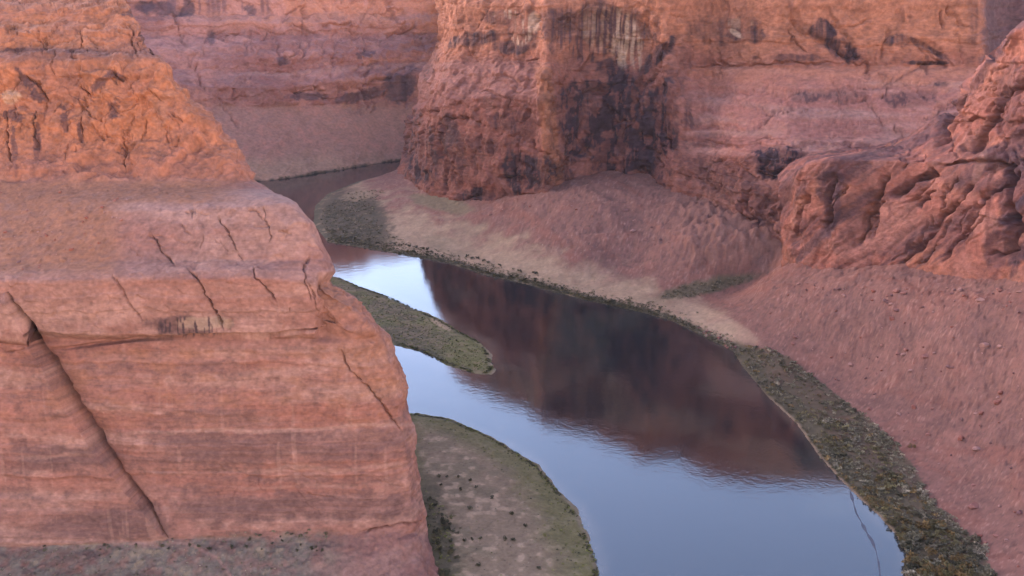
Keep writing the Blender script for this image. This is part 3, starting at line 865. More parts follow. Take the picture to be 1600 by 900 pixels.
    for b in ((1295, 290, 22, 26, 0, .85), (1300, 330, 12, 40, 10, .6), (1425, 290, 50, 10, -25, .7), (1515, 275, 50, 26, 0, .55), (1590, 330, 26, 100, 0, .85), (1556, 390, 22, 30, 0, .75), (1480, 165, 14, 45, 15, .75), (1460, 220, 30, 14, 0, .5), (1545, 40, 18, 40, 0, .6), (1580, 180, 26, 40, 0, .5), (1555, 240, 34, 12, 0, .55), (1450, 360, 40, 14, -40, .5), (1246, 370, 8, 30, 10, .5), (1500, 350, 20, 40, 30, .45), (1570, 110, 30, 30, 0, .35)):
        V = np.maximum(V, b[5] * blob(px, py, 0.6 * nm + 0.5 * nf, *b[:5], rag=0.8))
    c = mix(c, VARNISH_AND_SHADE * np.array([1.15, 1.15, 1.25]), np.clip(V * (0.85 + 0.4 * vs), 0, 0.95))  # varnish, plus painted shade on the shadowed faces and in the grooves
    c = mix(c, PINK * 1.1, blob(px, py, nf * .5, 1385, 350, 50, 34, -40) * 0.7)
    c = mix(c, PINK * 1.1, blob(px, py, nf * .5, 1535, 345, 22, 20, 0) * 0.6)
    c = mix(c, PALE, blob(px, py, nf * .5, 1530, 260, 8, 26, 20) * 0.4)
    c *= (1 + 0.2 * nf + 0.2 * fbm(p, 3, 3, 316, gain=.6))[..., None]
    return grid_object('buttress', g, np.clip(c, 0.01, 0.9), M_CLIFF, alb=0.55, label='dark red buttress of leaning rock fins above the talus on the right', cat='cliff')


# ================================================================== GROUND: right bank, bench, talus fans, river bed
SHORE = [(760, 246), (610, 271), (560, 283), (512, 303), (492, 322), (490, 350), (512, 378), (560, 386), (620, 396), (700, 411), (760, 430), (830, 446), (900, 465), (1000, 487), (1050, 501), (1100, 526), (1145, 548), (1160, 572), (1200, 620), (1245, 662), (1280, 712), (1312, 748), (1342, 778), (1372, 804), (1402, 838), (1416, 864), (1414, 900), (1404, 1000), (1380, 1250)]
SHORE_W = at_z(np.array([s[0] for s in SHORE], float), np.array([s[1] for s in SHORE], float), 0.0)[:, :2]
LAND = [tuple(v) for v in SHORE_W] + [(60, 20), (2500, 20), (2500, 1900), (100, 1900)]
GC = [(545, 340, 4), (600, 330, 8), (620, 300, 15), (640, 318, 15), (700, 325, 20), (700, 370, 8), (760, 380, 8), (760, 340, 24), (850, 312, 52), (850, 350, 34), (850, 400, 14), (930, 335, 50), (930, 390, 25), (930, 430, 8),
      (1000, 345, 46), (1000, 400, 22), (1000, 440, 8), (1060, 372, 42), (1060, 420, 20), (1060, 450, 8), (1100, 455, 7), (1150, 440, 12), (1180, 432, 18), (1150, 400, 36), (1230, 415, 42), (1150, 480, 11), (1120, 500, 6), (1250, 480, 32), (1250, 540, 16), (1200, 560, 6), (1300, 440, 52), (1400, 445, 66), (1500, 438, 76),
      (1600, 438, 91), (1720, 450, 106), (1600, 600, 52), (1500, 600, 37), (1400, 600, 20), (1320, 600, 6), (1300, 560, 15), (1400, 520, 42), (1500, 520, 60), (1600, 520, 72), (1600, 750, 25), (1500, 750, 11), (1440, 720, 6), (1380, 680, 5), (1560, 900, 11), (1620, 900, 17), (1500, 850, 4), (1750, 900, 34), (1800, 700, 66), (1950, 500, 125)]
_gp = np.concatenate([np.array([at_z(a, b, z) for a, b, z in GC]), np.array([[x, y, 1.0] for x, y in SHORE_W[2:-1]])], 0)
_gp = np.concatenate([_gp, np.array([at_z(x, y, z) * np.array([1.1, 1.1, 0]) + np.array([0, 0, z]) for x, y, z in ((1300, 436, 52), (1400, 440, 66), (1500, 434, 77), (1600, 434, 92))])], 0)
_gp = np.concatenate([_gp, np.array([[100, 1650, 60], [350, 1400, 80], [700, 1300, 110], [900, 900, 120], [800, 400, 110], [700, 200, 90]], float)], 0)


def _tps(r2):
    return 0.5 * r2 * np.log(r2 + 1e-9)


_c = _gp[:, :2] / 200.0
_K = _tps(((_c[:, None] - _c[None]) ** 2).sum(-1)) + 0.004 * np.eye(len(_c))
_P = np.concatenate([np.ones((len(_c), 1)), _c], 1)
_A = np.block([[_K, _P], [_P.T, np.zeros((3, 3))]])
_w = np.linalg.solve(_A, np.concatenate([_gp[:, 2], np.zeros(3)]))


def bank_z(x, y):
    x, y = np.asarray(x, float), np.asarray(y, float)
    q = np.stack([x.reshape(-1), y.reshape(-1)], -1) / 200.0
    r = np.zeros(len(q))
    for i in range(0, len(q), 60000):
        k = q[i:i + 60000]
        r[i:i + 60000] = _tps(((k[:, None] - _c[None]) ** 2).sum(-1)) @ _w[:-3] + _w[-3] + k @ _w[-2:]
    r = r.reshape(x.shape)
    land = inside(x, y, LAND)
    ds, _, _ = seg_dist(x, y, [tuple(v) for v in SHORE_W])
    lo = np.minimum(0.25 + ds * 0.10, 2.2)
    z = np.clip(np.maximum(r, lo), 0, 128)
    z = lo + (z - lo) * sstep(0, 25, ds)
    return np.where(land, z, -np.minimum(0.2 + 0.15 * ds, 4.0)), np.where(land, ds, -ds)


THICKET = [(1150, 548), (1190, 540), (1235, 560), (1275, 592), (1345, 645), (1400, 692), (1432, 740), (1452, 780), (1490, 815), (1545, 860), (1552, 905), (1416, 905), (1418, 864), (1374, 804), (1314, 746), (1282, 710), (1247, 660), (1202, 618), (1162, 572)]


def build_ground():
    a = np.linspace(-0.32, 0.86, 900)
    Y = np.exp(np.linspace(math.log(180), math.log(1900), 700))
    A, YY = np.meshgrid(a, Y)
    X = A * YY
    z, ds = bank_z(X, YY)
    g = np.stack([X, YY, z], -1)
    p = g
    land = sstep(2, 14, ds)
    px, py = project(g)
    wob = fbm(p, 60, 3, 401)
    nf, nm = fbm(p, 6, 4, 402), fbm(p, 20, 4, 403)
    steep = sstep(8, 30, z)
    # gullies run down the slope
    gu = np.gradient(z, axis=1) / np.maximum(np.gradient(X, axis=1), 1e-3)
    t = X * 0.75 + YY * 0.35
    gully = ridged(np.stack([t + 8 * wob, t * 0 + 2, z / 4], -1), 22, 3, 404)
    rocks = np.maximum(fbm(p, 3.0, 2, 405) - 0.35, 0)
    d = land * (0.3 * nf + 0.5 * nm) + steep * (1.6 * nm + 1.5 * gully + 2.0 * rocks + 0.5 * nf)
    broken = sstep(1040, 1090, px) * sstep(1260, 1200, px) * sstep(430, 400, py) * land
    cv, ce = cells(p + 3 * nf[..., None], 9, 77, 1)
    d += broken * (2.6 * cv + 1.5 * nf)
    g[..., 2] = z + d
    p = g
    px, py = project(g)
    c = np.broadcast_to(np.array([0.265, 0.108, 0.082]), g.shape).copy()
    c = mix(c, RED * .8, sstep(0, 0.8, nm) * 0.45)
    c = mix(c, PINK * 0.82, sstep(0.2, 0.9, fbm(p, 35, 4, 411)) * 0.5)
    c = mix(c, MAUVE * .8, sstep(0.3, 0.6, fbm(p, 9, 5, 416, gain=.65)) * 0.35)
    c = mix(c, RED * .75, sstep(0.25, 0.6, fbm(np.stack([t + 5 * nm, t * 0, z * 0.4], -1), 13, 4, 419)) * 0.5)
    c = mix(c, MAUVE * 0.85, sstep(0.2, 0.85, fbm(np.stack([t + 6 * nm, t * 0, z * 0.5], -1), 24, 4, 412)) * 0.4)
    c = mix(c, PALE * 0.9, sstep(0.5, 0.8, fbm(p, 1.8, 3, 417) + 0.35 * nm) * 0.5)
    c = mix(c, MAUVE * .55, sstep(0.5, 0.8, fbm(p, 2.4, 3, 418) - 0.3 * nm) * 0.5)
    # tan bench along the river
    sx = np.interp(px, [s[0] for s in SHORE[6:26]], [s[1] for s in SHORE[6:26]])
    above = sx - py                                      # pixels above the waterline
    hi = np.interp(px, [480, 600, 760, 900, 1000, 1100, 1180], [200, 105, 95, 72, 60, 60, 55])
    bench = sstep(1, 0.35, above / hi + 0.3 * nm) * sstep(1250, 1130, px)
    c = mix(c, TAN, np.clip(bench, 0, 1) * 0.85)
    c = mix(c, SCRUB * 1.7, np.clip(bench * sstep(-0.1, 0.6, fbm(p, 30, 4, 413) + 0.3 * nf), 0, 1) * 0.32)
    c = mix(c, CREAM * 0.7, bench * sstep(0.5, 0.9, nf) * 0.4)
    c = mix(c, CREAM * 0.72, blob(px, py, nf * .5, 1120, 505, 70, 16, 25) * 0.6)
    c = mix(c, SCRUB * 1.8, blob(px, py, nf * .6, 690, 318, 50, 12, 12) * 0.8)
    c = mix(c, SCRUB * 1.2, blob(px, py, nf * .6, 1105, 447, 78, 11, -12) * 0.9)
    # dark scrub flat at the tip of the bar
    c = mix(c, SCRUB * 0.6, np.clip(blob(px, py, nf * .5, 552, 345, 62, 48, 25) * (0.9 + 0.2 * nf), 0, 1))
    c = mix(c, TAN * 0.9, blob(px, py, nf, 560, 305, 26, 8, -10) * 0.6)
    # shore strip: dark wet scrub
    wst = np.interp(px, [500, 640, 760, 1000, 1140, 1200, 1300, 1400, 1500], [16, 14, 13, 9, 18, 24, 34, 40, 46])
    strip_w = np.interp(px, [500, 900, 1130, 1160, 1250, 1420], [9, 9, 9, 16, 20, 26])
    strip = sstep(1.15, 0.7, ds / strip_w + 0.3 * nm) * (ds > -3)
    strip = np.where(px > 1130, strip * 0.9, strip)
    c = mix(c, SCRUB * 0.95, np.clip(strip, 0, 1))
    c = mix(c, TAN * 0.8, strip * sstep(0.3, 0.8, nf) * 0.6)
    th = inside(px + 10 * nm + 5 * nf, py + 8 * nm + 4 * nf, THICKET) & (ds > 0)
    c = mix(c, SCRUB * 1.0, th * (0.8 + 0.2 * nf).clip(0, 1))
    edge = (ds > -2) * sstep(2.2, 0.6, ds) * sstep(1180, 1230, px)
    c = mix(c, TAN * 0.85, edge * 0.8)
    c = mix(c, np.array([.30, .12, .085]), broken * (0.5 + 0.3 * nf))
    c *= (1 + 0.15 * nf + 0.1 * fbm(p, 2.0, 2, 415))[..., None]
    return grid_object('ground', g, np.clip(c, 0.01, 0.9), M_TALUS, label='pink talus slopes and tan river bench rising from the outer bank', cat='ground', mask=(ds > -25), alb=0.59)


# ================================================================== SANDBARS
BAR_NEAR = [(600, 648), (657, 645), (700, 654), (750, 674), (800, 700), (842, 727), (872, 760), (902, 800), (926, 850), (938, 885), (942, 920), (930, 1000), (880, 1080), (700, 1060), (640, 900), (600, 760)]
BAR_FAR = [(470, 420), (528, 434), (560, 448), (600, 461), (640, 478), (690, 500), (722, 519), (752, 536), (766, 556), (773, 577), (764, 586), (738, 583), (700, 570), (660, 551), (620, 540), (560, 515), (480, 470)]


def bar_world(poly):
    a = np.array(poly, float)
    return at_z(a[:, 0], a[:, 1], 0.0)[:, :2]


def bar_height(x, y, wp, top):
    poly = [tuple(v) for v in wp]
    ins = inside(x, y, poly)
    d, _, _ = seg_dist(x, y, poly + [poly[0]])
    return np.where(ins, np.minimum(0.15 + d * 0.09, top), -np.minimum(0.1 + 0.2 * d, 2.0)), np.where(ins, d, -d)


def build_bar(poly, top, n, label, near):
    wp = bar_world(poly)
    x0, y0 = wp.min(0) - 4
    x1, y1 = wp.max(0) + 4
    X, Y = np.meshgrid(np.linspace(x0, x1, n), np.linspace(y0, y1, int(n * 1.2)))
    # ragged shoreline
    P0 = np.stack([X, Y, X * 0], -1)
    z, d = bar_height(X + 2.6 * fbm(P0, 24, 4, 501, gain=.6), Y + 2.6 * fbm(P0, 24, 4, 502, gain=.6), wp, top)
    g = np.stack([X, Y, z], -1)
    nf, nm = fbm(P0, 5, 4, 503), fbm(P0, 16, 4, 504)
    g[..., 2] += sstep(1, 6, d) * (0.35 * nm + 0.25 * nf)
    px, py = project(g)
    if near:
        c = np.broadcast_to(TAN * 0.62, g.shape).copy()
        c = mix(c, SCRUB * 1.5, sstep(0, 0.6, nm) * 0.5)
        rim = sstep(34, 14, d + 8 * nm)
        c = mix(c, OLIVE * 1.25, rim * 0.75)
        c = mix(c, SCRUB * 1.6, rim * sstep(0.1, 0.6, nf) * 0.5)
        c = mix(c, CREAM * 0.6, (1 - rim) * sstep(0.3, 0.8, nf + 0.5 * blob(px, py, nm, 740, 775, 70, 14, 28)) * 0.7)
        c = mix(c, SCRUB * 0.9, sstep(40, 5, px - np.interp(py, [700, 780, 830, 900], [650, 668, 680, 700]) + 14 * nf) * sstep(720, 770, py) * 0.8)
    else:
        c = np.broadcast_to(SCRUB * 1.35, g.shape).copy()
        c = mix(c, OLIVE * 1.5, sstep(-0.2, 0.5, nm) * 0.6)
        c = mix(c, OLIVE * 1.6, sstep(640, 720, px) * 0.5)
        c = mix(c, TAN * 0.55, sstep(0.1, 0.7, nf + 0.4 * blob(px, py, nm, 640, 510, 70, 12, 28)) * 0.5)
        c = mix(c, TAN * 0.95, blob(px, py, nf * .4, 690, 507, 20, 5, 28) * 0.8)
    c = c * np.array([1.05, .96, .78])
    e = sstep(3.2, 1.2, d) * (d > -4)
    c = mix(c, TAN * 0.6, e * 0.6 * sstep(740, 770, px))
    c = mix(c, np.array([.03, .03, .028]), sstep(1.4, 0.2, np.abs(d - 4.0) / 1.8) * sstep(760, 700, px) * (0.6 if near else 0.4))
    c *= (1 + 0.16 * nf)[..., None]
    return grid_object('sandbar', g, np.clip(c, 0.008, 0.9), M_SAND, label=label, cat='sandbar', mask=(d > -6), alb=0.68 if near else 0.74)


# ================================================================== WATER
def build_river():
    m, nt = new_mat('river_water')
    N, L = nt.nodes, nt.links
    out = N.new('ShaderNodeOutputMaterial')
    bs = N.new('ShaderNodeBsdfPrincipled')
    bs.inputs['Base Color'].default_value = (0.012, 0.012, 0.012, 1)
    bs.inputs['Roughness'].default_value = 0.055
    bs.inputs['IOR'].default_value = 1.72
    geo = N.new('ShaderNodeNewGeometry')
    n1 = N.new('ShaderNodeTexNoise')
    n1.inputs['Scale'].default_value = 0.5
    n1.inputs['Detail'].default_value = 4
    n2 = N.new('ShaderNodeTexNoise')
    n2.inputs['Scale'].default_value = 0.03
    n2.inputs['Detail'].default_value = 3
    L.new(geo.outputs['Position'], n1.inputs['Vector'])
    L.new(geo.outputs['Position'], n2.inputs['Vector'])
    mr = N.new('ShaderNodeMapRange')
    mr.inputs['From Min'].default_value = 0.35
    mr.inputs['From Max'].default_value = 0.7
    mr.inputs['To Min'].default_value = 0.03
    mr.inputs['To Max'].default_value = 0.14
    L.new(n2.outputs['Fac'], mr.inputs['Value'])
    b = N.new('ShaderNodeBump')
    b.inputs['Distance'].default_value = 0.25
    L.new(mr.outputs[0], b.inputs['Strength'])
    L.new(n1.outputs['Fac'], b.inputs['Height'])
    n5 = N.new('ShaderNodeTexNoise')
    n5.inputs['Scale'].default_value = 0.11
    n5.inputs['Detail'].default_value = 5
    n5.inputs['Roughness'].default_value = 0.6
    L.new(geo.outputs['Position'], n5.inputs['Vector'])
    bb = N.new('ShaderNodeBump')
    bb.inputs['Strength'].default_value = 0.12
    bb.inputs['Distance'].default_value = 0.5
    L.new(n5.outputs['Fac'], bb.inputs['Height'])
    L.new(b.outputs[0], bb.inputs['Normal'])
    L.new(bb.outputs[0], bs.inputs['Normal'])
    L.new(bs.outputs[0], out.inputs[0])
    wc = N.new('ShaderNodeAttribute')
    wc.attribute_name = 'Col'
    L.new(wc.outputs['Color'], bs.inputs['Base Color'])
    xs = np.concatenate([np.linspace(-1500, -320, 12), np.linspace(-300, 320, 420), np.linspace(340, 900, 8)])
    ys = np.concatenate([np.linspace(60, 400, 12), np.linspace(410, 1250, 520), np.linspace(1270, 2400, 24)])
    X, Y = np.meshgrid(xs, ys)
    g = np.stack([X, Y, X * 0], -1)
    n3, n4 = fbm(g, 30, 4, 801), fbm(g, 8, 3, 802)
    # the bed shows through in the shallows beside the bars and the bank
    sh = np.zeros(X.shape)
    for poly, wd in ((BAR_NEAR, 9.0), (BAR_FAR, 22.0)):
        q = [tuple(v) for v in bar_world(poly)]
        dd, _, _ = seg_dist(X, Y, q + [q[0]])
        sh = np.maximum(sh, sstep(wd, 1.0, dd + 0.35 * wd * n3))
    dd, _, _ = seg_dist(X, Y, [tuple(v) for v in SHORE_W])
    sh = np.maximum(sh, 0.8 * sstep(8.0, 1.0, dd + 4 * n3))
    wcol = mix(np.broadcast_to(np.array([.010, .011, .012]), g.shape), np.array([.075, .052, .036]), sh * (0.75 + 0.25 * n4))
    wcol = mix(wcol, np.array([.028, .026, .020]), sstep(0.1, 0.6, fbm(g, 60, 4, 803)) * 0.8)
    o = grid_object('river', g, wcol, m, alb=1.0, label='calm dark river bending between sandbars and cliffs, mirroring rock and sky', cat='river')
    return o


build_butte()
build_far_wall()
build_main_wall()
build_right_buttress()
build_ground()
build_bar(BAR_NEAR, 2.6, 420, 'large tan sandbar with olive margin at the foot of the butte', True)
build_bar(BAR_FAR, 2.0, 420, 'narrow olive green sandbar ending in a point midstream', False)
build_river()

# ================================================================== THINGS: shrubs, trees, boulders
from mathutils import Vector
bpy.context.view_layer.update()
DG = bpy.context.evaluated_depsgraph_get()


def ground_hit(px, py):
    """where the sight line from the overlook through this spot meets the land: (object name, point)"""
    a, y, c = ray(px, py)
    d = Vector((float(a), float(y), float(c))).normalized()
    ok, loc, nor, idx, ob, mtx = scene.ray_cast(DG, Vector(CAM), d)
    return (ob.name, np.array(loc), np.array(nor)) if ok else (None, None, None)


M_FOL = {
    'grey': foliage_material('grey_green_leaves', (0.050, 0.038, 0.020), (0.170, 0.128, 0.075)),
    'dark': foliage_material('dark_leaves', (0.022, 0.019, 0.010), (0.075, 0.058, 0.028)),
    'olive': foliage_material('olive_leaves', (0.058, 0.042, 0.016), (0.155, 0.110, 0.046)),
    'green': foliage_material('green_leaves', (0.060, 0.054, 0.012), (0.165, 0.138, 0.036)),
    'rust': foliage_material('rust_leaves', (0.075, 0.042, 0.014), (0.180, 0.098, 0.034)),
    'pale': foliage_material('dry_pale_leaves', (0.120, 0.085, 0.050), (0.220, 0.160, 0.100)),
}


def leaf_cloud(n, r, size, flat=0.75):
    """leaf quads spread unevenly through a lumpy crown of unit size: (points, quads)"""
    k = r.integers(4, 7)
    lobes = np.stack([r.uniform(-.55, .55, k), r.uniform(-.55, .55, k), r.uniform(0.25, 0.75, k) * flat * 1.3], -1)
    lr = r.uniform(0.28, 0.5, k)
    i = r.integers(0, k, n)
    dirs = r.normal(size=(n, 3))
    dirs /= np.linalg.norm(dirs, axis=1, keepdims=True)
    c = lobes[i] + dirs * (lr[i] * r.uniform(0.45, 1.0, n) ** 0.6)[:, None] * np.array([1, 1, flat])
    c[:, 2] = np.maximum(c[:, 2], 0.03)
    u = r.normal(size=(n, 3))
    u /= np.linalg.norm(u, axis=1, keepdims=True)
    v = np.cross(u, r.normal(size=(n, 3)))
    v /= np.linalg.norm(v, axis=1, keepdims=True)
    s = size * r.uniform(0.6, 1.3, n)[:, None]
    q = np.stack([c - u * s, c - v * s * .6, c + u * s, c + v * s * .6], 1).reshape(-1, 3)
    return q, np.arange(n * 4).reshape(n, 4)


protos = {}
for kname, m in M_FOL.items():
    protos[kname] = []
    for v in range(3):
        q, f = leaf_cloud(150, np.random.default_rng(len(kname) * 7 + v), 0.18, 0.95)
        me = make_mesh('shrub', q, f, np.full((len(q), 3), (0.85, 1.15, 1.5)[v]), False)
        me.materials.append(m)
        protos[kname].append(me)


def add_shrub(p, size, kname, label, group, name='shrub'):
    o = bpy.data.objects.new(name, protos[kname][rng.integers(0, 3)])
    COL.objects.link(o)
    o.location = (p[0], p[1], p[2] - 0.1)
    o.scale = (size, size * rng.uniform(.85, 1.15), size * rng.uniform(.75, 1.1))
    o.rotation_euler = (0, 0, rng.uniform(0, 6.28))
    o['label'], o['category'] = label, 'shrub'
    if group:
        o['group'] = group
    return o


def spots(poly, n, allow):
    a = np.array(poly, float)
    out = []
    tries = 0
    while len(out) < n and tries < n * 12:
        tries += 1
        x, y = rng.uniform(a[:, 0].min(), a[:, 0].max()), rng.uniform(a[:, 1].min(), a[:, 1].max())
        if not inside(np.array(x), np.array(y), poly):
            continue
        nm, p, nr = ground_hit(x, y)
        if nm in allow:
            out.append((x, y, p))
    return out


def mass(name, label, items, cat='scrub', leaves=30, leaf=0.24):
    """ground cover nobody could count, as one object per kind of leaf: items = (point, size, kind)"""
    kinds = sorted(set(i[2] for i in items))
    P, Fa, mi, B = [], [], [], []
    base = [leaf_cloud(leaves, np.random.default_rng(90 + k), leaf, 0.7)[0] for k in range(6)]
    n = 0
    for p, s, k in items:
        b = base[rng.integers(0, 6)]
        a = rng.uniform(0, 6.28)
        ca, sa = math.cos(a), math.sin(a)
        q = np.stack([b[:, 0] * ca - b[:, 1] * sa, b[:, 0] * sa + b[:, 1] * ca, b[:, 2] * rng.uniform(.7, 1.1)], -1) * s + p - np.array([0, 0, .08])
        P.append(q)
        B.append(np.full((len(q), 3), float(np.clip(rng.lognormal(.22, .33), .5, 2.1))))
        Fa.append(np.arange(len(b)).reshape(-1, 4) + n)
        mi.append(np.full(len(b) // 4, kinds.index(k)))
        n += len(b)
    o = mesh_object(name, np.concatenate(P), np.concatenate(Fa), M_FOL[kinds[0]], np.concatenate(B), False)
    for k in kinds[1:]:
        o.data.materials.append(M_FOL[k])
    o.data.polygons.foreach_set('material_index', np.concatenate(mi).astype(np.int32))
    o['kind'], o['label'], o['category'] = 'stuff', label, cat
    return o


WORDS = {'grey': 'grey green', 'dark': 'dark green', 'olive': 'olive', 'rust': 'rust brown', 'green': 'green', 'pale': 'dry pale'}
# --- thicket on the right bank
sp = spots(THICKET, 2600, ('ground',))
sp.sort(key=lambda t: -t[1])
items = []
n_ind = 0
for x, y, p in sp:
    cl = float(fbm(np.array([p[0], p[1], 0.0]), 14, 3, 701))
    s0 = rng.uniform(0.9, 2.5) * (1.15 + 0.55 * cl)
    if cl < -0.45 and rng.random() < .6:
        continue
    t = float(np.clip(rng.random() * .6 + .2 + 0.5 * float(fbm(np.array([p[0], p[1], 5.0]), 11, 2, 702)), 0, .99))
    kind = ('olive' if t < .36 else 'grey' if t < .72 else 'rust' if t < .80 else 'dark' if t < .92 else 'pale') if y < 740 else ('olive' if t < .34 else 'rust' if t < .52 else 'grey' if t < .76 else 'dark' if t < .9 else 'pale')
    if x - np.interp(y, [548, 660, 760, 860, 905], [1210, 1360, 1440, 1530, 1550]) > -18:
        kind = 'grey' if t < .6 else 'pale'
    if s0 > 2.1 and n_ind < 190 and kind != 'pale':
        n_ind += 1
        near = 'low by the bottom edge' if False else ''
        add_shrub(p, s0 * 1.15, kind, WORDS[kind] + ' shrub standing in the dense thicket between the river and the pink talus', 'shrubs of the riverside thicket')
    else:
        items.append((p, s0 * 0.9, kind))
items = [(p_, s_ * 1.1, k_) for p_, s_, k_ in items]
mass('scrub', 'low mixed scrub filling the thicket along the outer bank', items)
# --- dark fringe along the far part of the same bank
items = []
k = 0
for i in range(2600):
    t = rng.uniform(0, 1)
    x = 512 + t * 640
    y = np.interp(x, [s[0] for s in SHORE[6:]], [s[1] for s in SHORE[6:]]) - abs(rng.normal(0, 1)) * np.interp(x, [512, 700, 900, 1150], [7, 7, 6, 7]) - 0.7
    nm, p, nr = ground_hit(x, y)
    if nm != 'ground':
        continue
    s0 = rng.uniform(0.8, 2.3)
    t2 = rng.random()
    kind = 'dark' if t2 < .68 else 'olive' if t2 < .85 else 'grey'
    if x > 1030 and t2 < .55:
        kind = 'pale' if t2 < .3 else 'grey'
    if s0 > 2.0 and k < 40:
        k += 1
        add_shrub(p, s0 * 1.25, kind, WORDS[kind] + ' bush in the fringe at the waterline below the tan bench', 'bushes fringing the tan bench')
    else:
        items.append((p, s0, kind))
# a row of rounder bushes on the edge of the bench
for x, y in ((730, 402), (738, 405), (746, 405), (756, 409), (763, 411), (781, 415), (812, 425), (834, 427), (838, 428), (650, 388), (668, 391)):
    nm, p, nr = ground_hit(x, y)
    if nm == 'ground':
        add_shrub(p, rng.uniform(2.4, 3.2), 'dark', 'round dark bush in the spaced row on the brink of the tan bench', 'round bushes on the brink of the bench')
# --- scrub flat at the tip of the bar
for x, y, p in spots([(498, 345), (505, 325), (545, 302), (606, 293), (590, 318), (582, 338), (600, 356), (640, 384), (600, 388), (520, 378)], 900, ('ground',)):
    t2 = rng.random()
    items.append((p, rng.uniform(1.0, 2.4), 'dark' if t2 < .45 else 'grey' if t2 < .85 else 'pale'))
for x, y, p in spots([(1030, 466), (1060, 448), (1110, 440), (1186, 426), (1176, 438), (1120, 456), (1060, 468)], 260, ('ground',)):
    t2 = rng.random()
    items.append((p, rng.uniform(0.8, 1.9), 'grey' if t2 < .7 else 'dark'))
for x, y, p in spots([(610, 305), (700, 325), (850, 350), (1000, 400), (1060, 440), (1060, 490), (900, 455), (760, 420), (640, 385), (590, 345)], 420, ('ground',)):
    items.append((p, rng.uniform(0.35, 1.1), 'grey' if rng.random() < .6 else 'pale'))
for x, y, p in spots([(1180, 440), (1600, 455), (1600, 890), (1560, 860), (1440, 730), (1280, 580), (1160, 520)], 130, ('ground',)):
    items.append((p, rng.uniform(0.25, 0.6), 'grey' if rng.random() < .5 else 'dark'))
mass('scrub', 'dark and grey scrub covering the tip of the bar and the rim of the tan bench', items, leaves=16, leaf=0.26)
# --- far shore
items = []
for i in range(420):
    x = rng.uniform(425, 622)
    y = np.interp(x, [430, 520, 615], [286, 272, 256]) - abs(rng.normal(0, 2.2)) - 1
    nm, p, nr = ground_hit(x, y)
    if nm == 'canyon_wall':
        items.append((p, rng.uniform(1.6, 3.4), 'dark' if rng.random() < .75 else 'grey'))
if items:
    mass('scrub', 'thin dark line of scrub at the far waterline under the grey scree', items, leaves=14, leaf=0.3)
# --- near sandbar
items = []
for x, y in ((684, 746), (697, 747), (687, 757), (717, 744), (722, 764), (734, 753), (745, 762), (770, 779), (797, 801), (803, 803), (733, 795), (820, 822), (702, 848), (728, 844), (737, 841), (752, 842), (790, 843), (800, 846), (840, 889), (748, 884), (716, 872)):
    nm, p, nr = ground_hit(x + rng.uniform(-2, 2), y + rng.uniform(-2, 2))
    if nm == 'sandbar':
        add_shrub(p, rng.uniform(1.2, 1.9), 'dark', 'dark bush standing alone on the tan middle of the near sandbar', 'bushes on the tan of the near sandbar')
k = 0
for x, y, p in spots([(658, 780), (672, 776), (700, 800), (722, 830), (712, 846), (700, 905), (690, 905), (675, 850), (664, 810)], 130, ('sandbar',)):
    if k < 30:
        k += 1
        add_shrub(p, rng.uniform(1.3, 2.3), 'dark' if rng.random() < .7 else 'olive', 'dark bush crowded against the foot of the butte on the sandbar', 'bushes at the foot of the butte')
    else:
        items.append((p, rng.uniform(.7, 1.5), 'dark' if rng.random() < .6 else 'green'))
wp = bar_world(BAR_NEAR)
for x, y, p in spots(BAR_NEAR, 1700, ('sandbar',)):
    d = seg_dist(np.array(p[0]), np.array(p[1]), [tuple(v) for v in wp])[0]
    t2 = rng.random()
    if d < rng.uniform(14, 30):
        items.append((p, rng.uniform(.4, 1.0), 'green' if t2 < .6 else 'grey' if t2 < .85 else 'dark'))
    elif t2 < .45:
        items.append((p, rng.uniform(.3, .7), 'grey' if t2 < .15 else 'pale' if t2 < .36 else 'green'))
for i in range(700):
    k = rng.integers(0, 11)
    t = rng.random()
    q = wp[k] * (1 - t) + wp[k + 1] * t
    c0 = wp.mean(0)
    q = q + (c0 - q) / np.linalg.norm(c0 - q) * (2.6 + abs(rng.normal(0, 2.6)))
    if vnoise(np.array(q[0] / 9), np.array(q[1] / 9), np.array(.5), 77) < -.25:
        continue
    items.append((np.array([q[0], q[1], 0.25]), rng.uniform(.7, 1.35), 'dark' if rng.random() < .55 else 'green'))
mass('scrub', 'olive and dark ground cover on the margin of the near sandbar', items)
# --- midstream sandbar
items = []
for x, y, p in spots(BAR_FAR, 1300, ('sandbar.001',)):
    t2 = rng.random()
    items.append((p, rng.uniform(.5, 1.15), 'green' if t2 < .6 else 'grey' if t2 < .8 else 'dark'))
wp = bar_world(BAR_FAR)
for i in range(900):
    k = rng.integers(1, 15)
    t = rng.random()
    q = wp[k] * (1 - t) + wp[k + 1] * t
    c0 = wp.mean(0)
    q = q + (c0 - q) / np.linalg.norm(c0 - q) * (2.6 + abs(rng.normal(0, 2.4)))
    if vnoise(np.array(q[0] / 9), np.array(q[1] / 9), np.array(.5), 78) < -.25:
        continue
    items.append((np.array([q[0], q[1], 0.2]), rng.uniform(.8, 1.6), 'dark' if rng.random() < .7 else 'green'))
mass('scrub', 'olive growth over the midstream sandbar with a darker fringe', items)
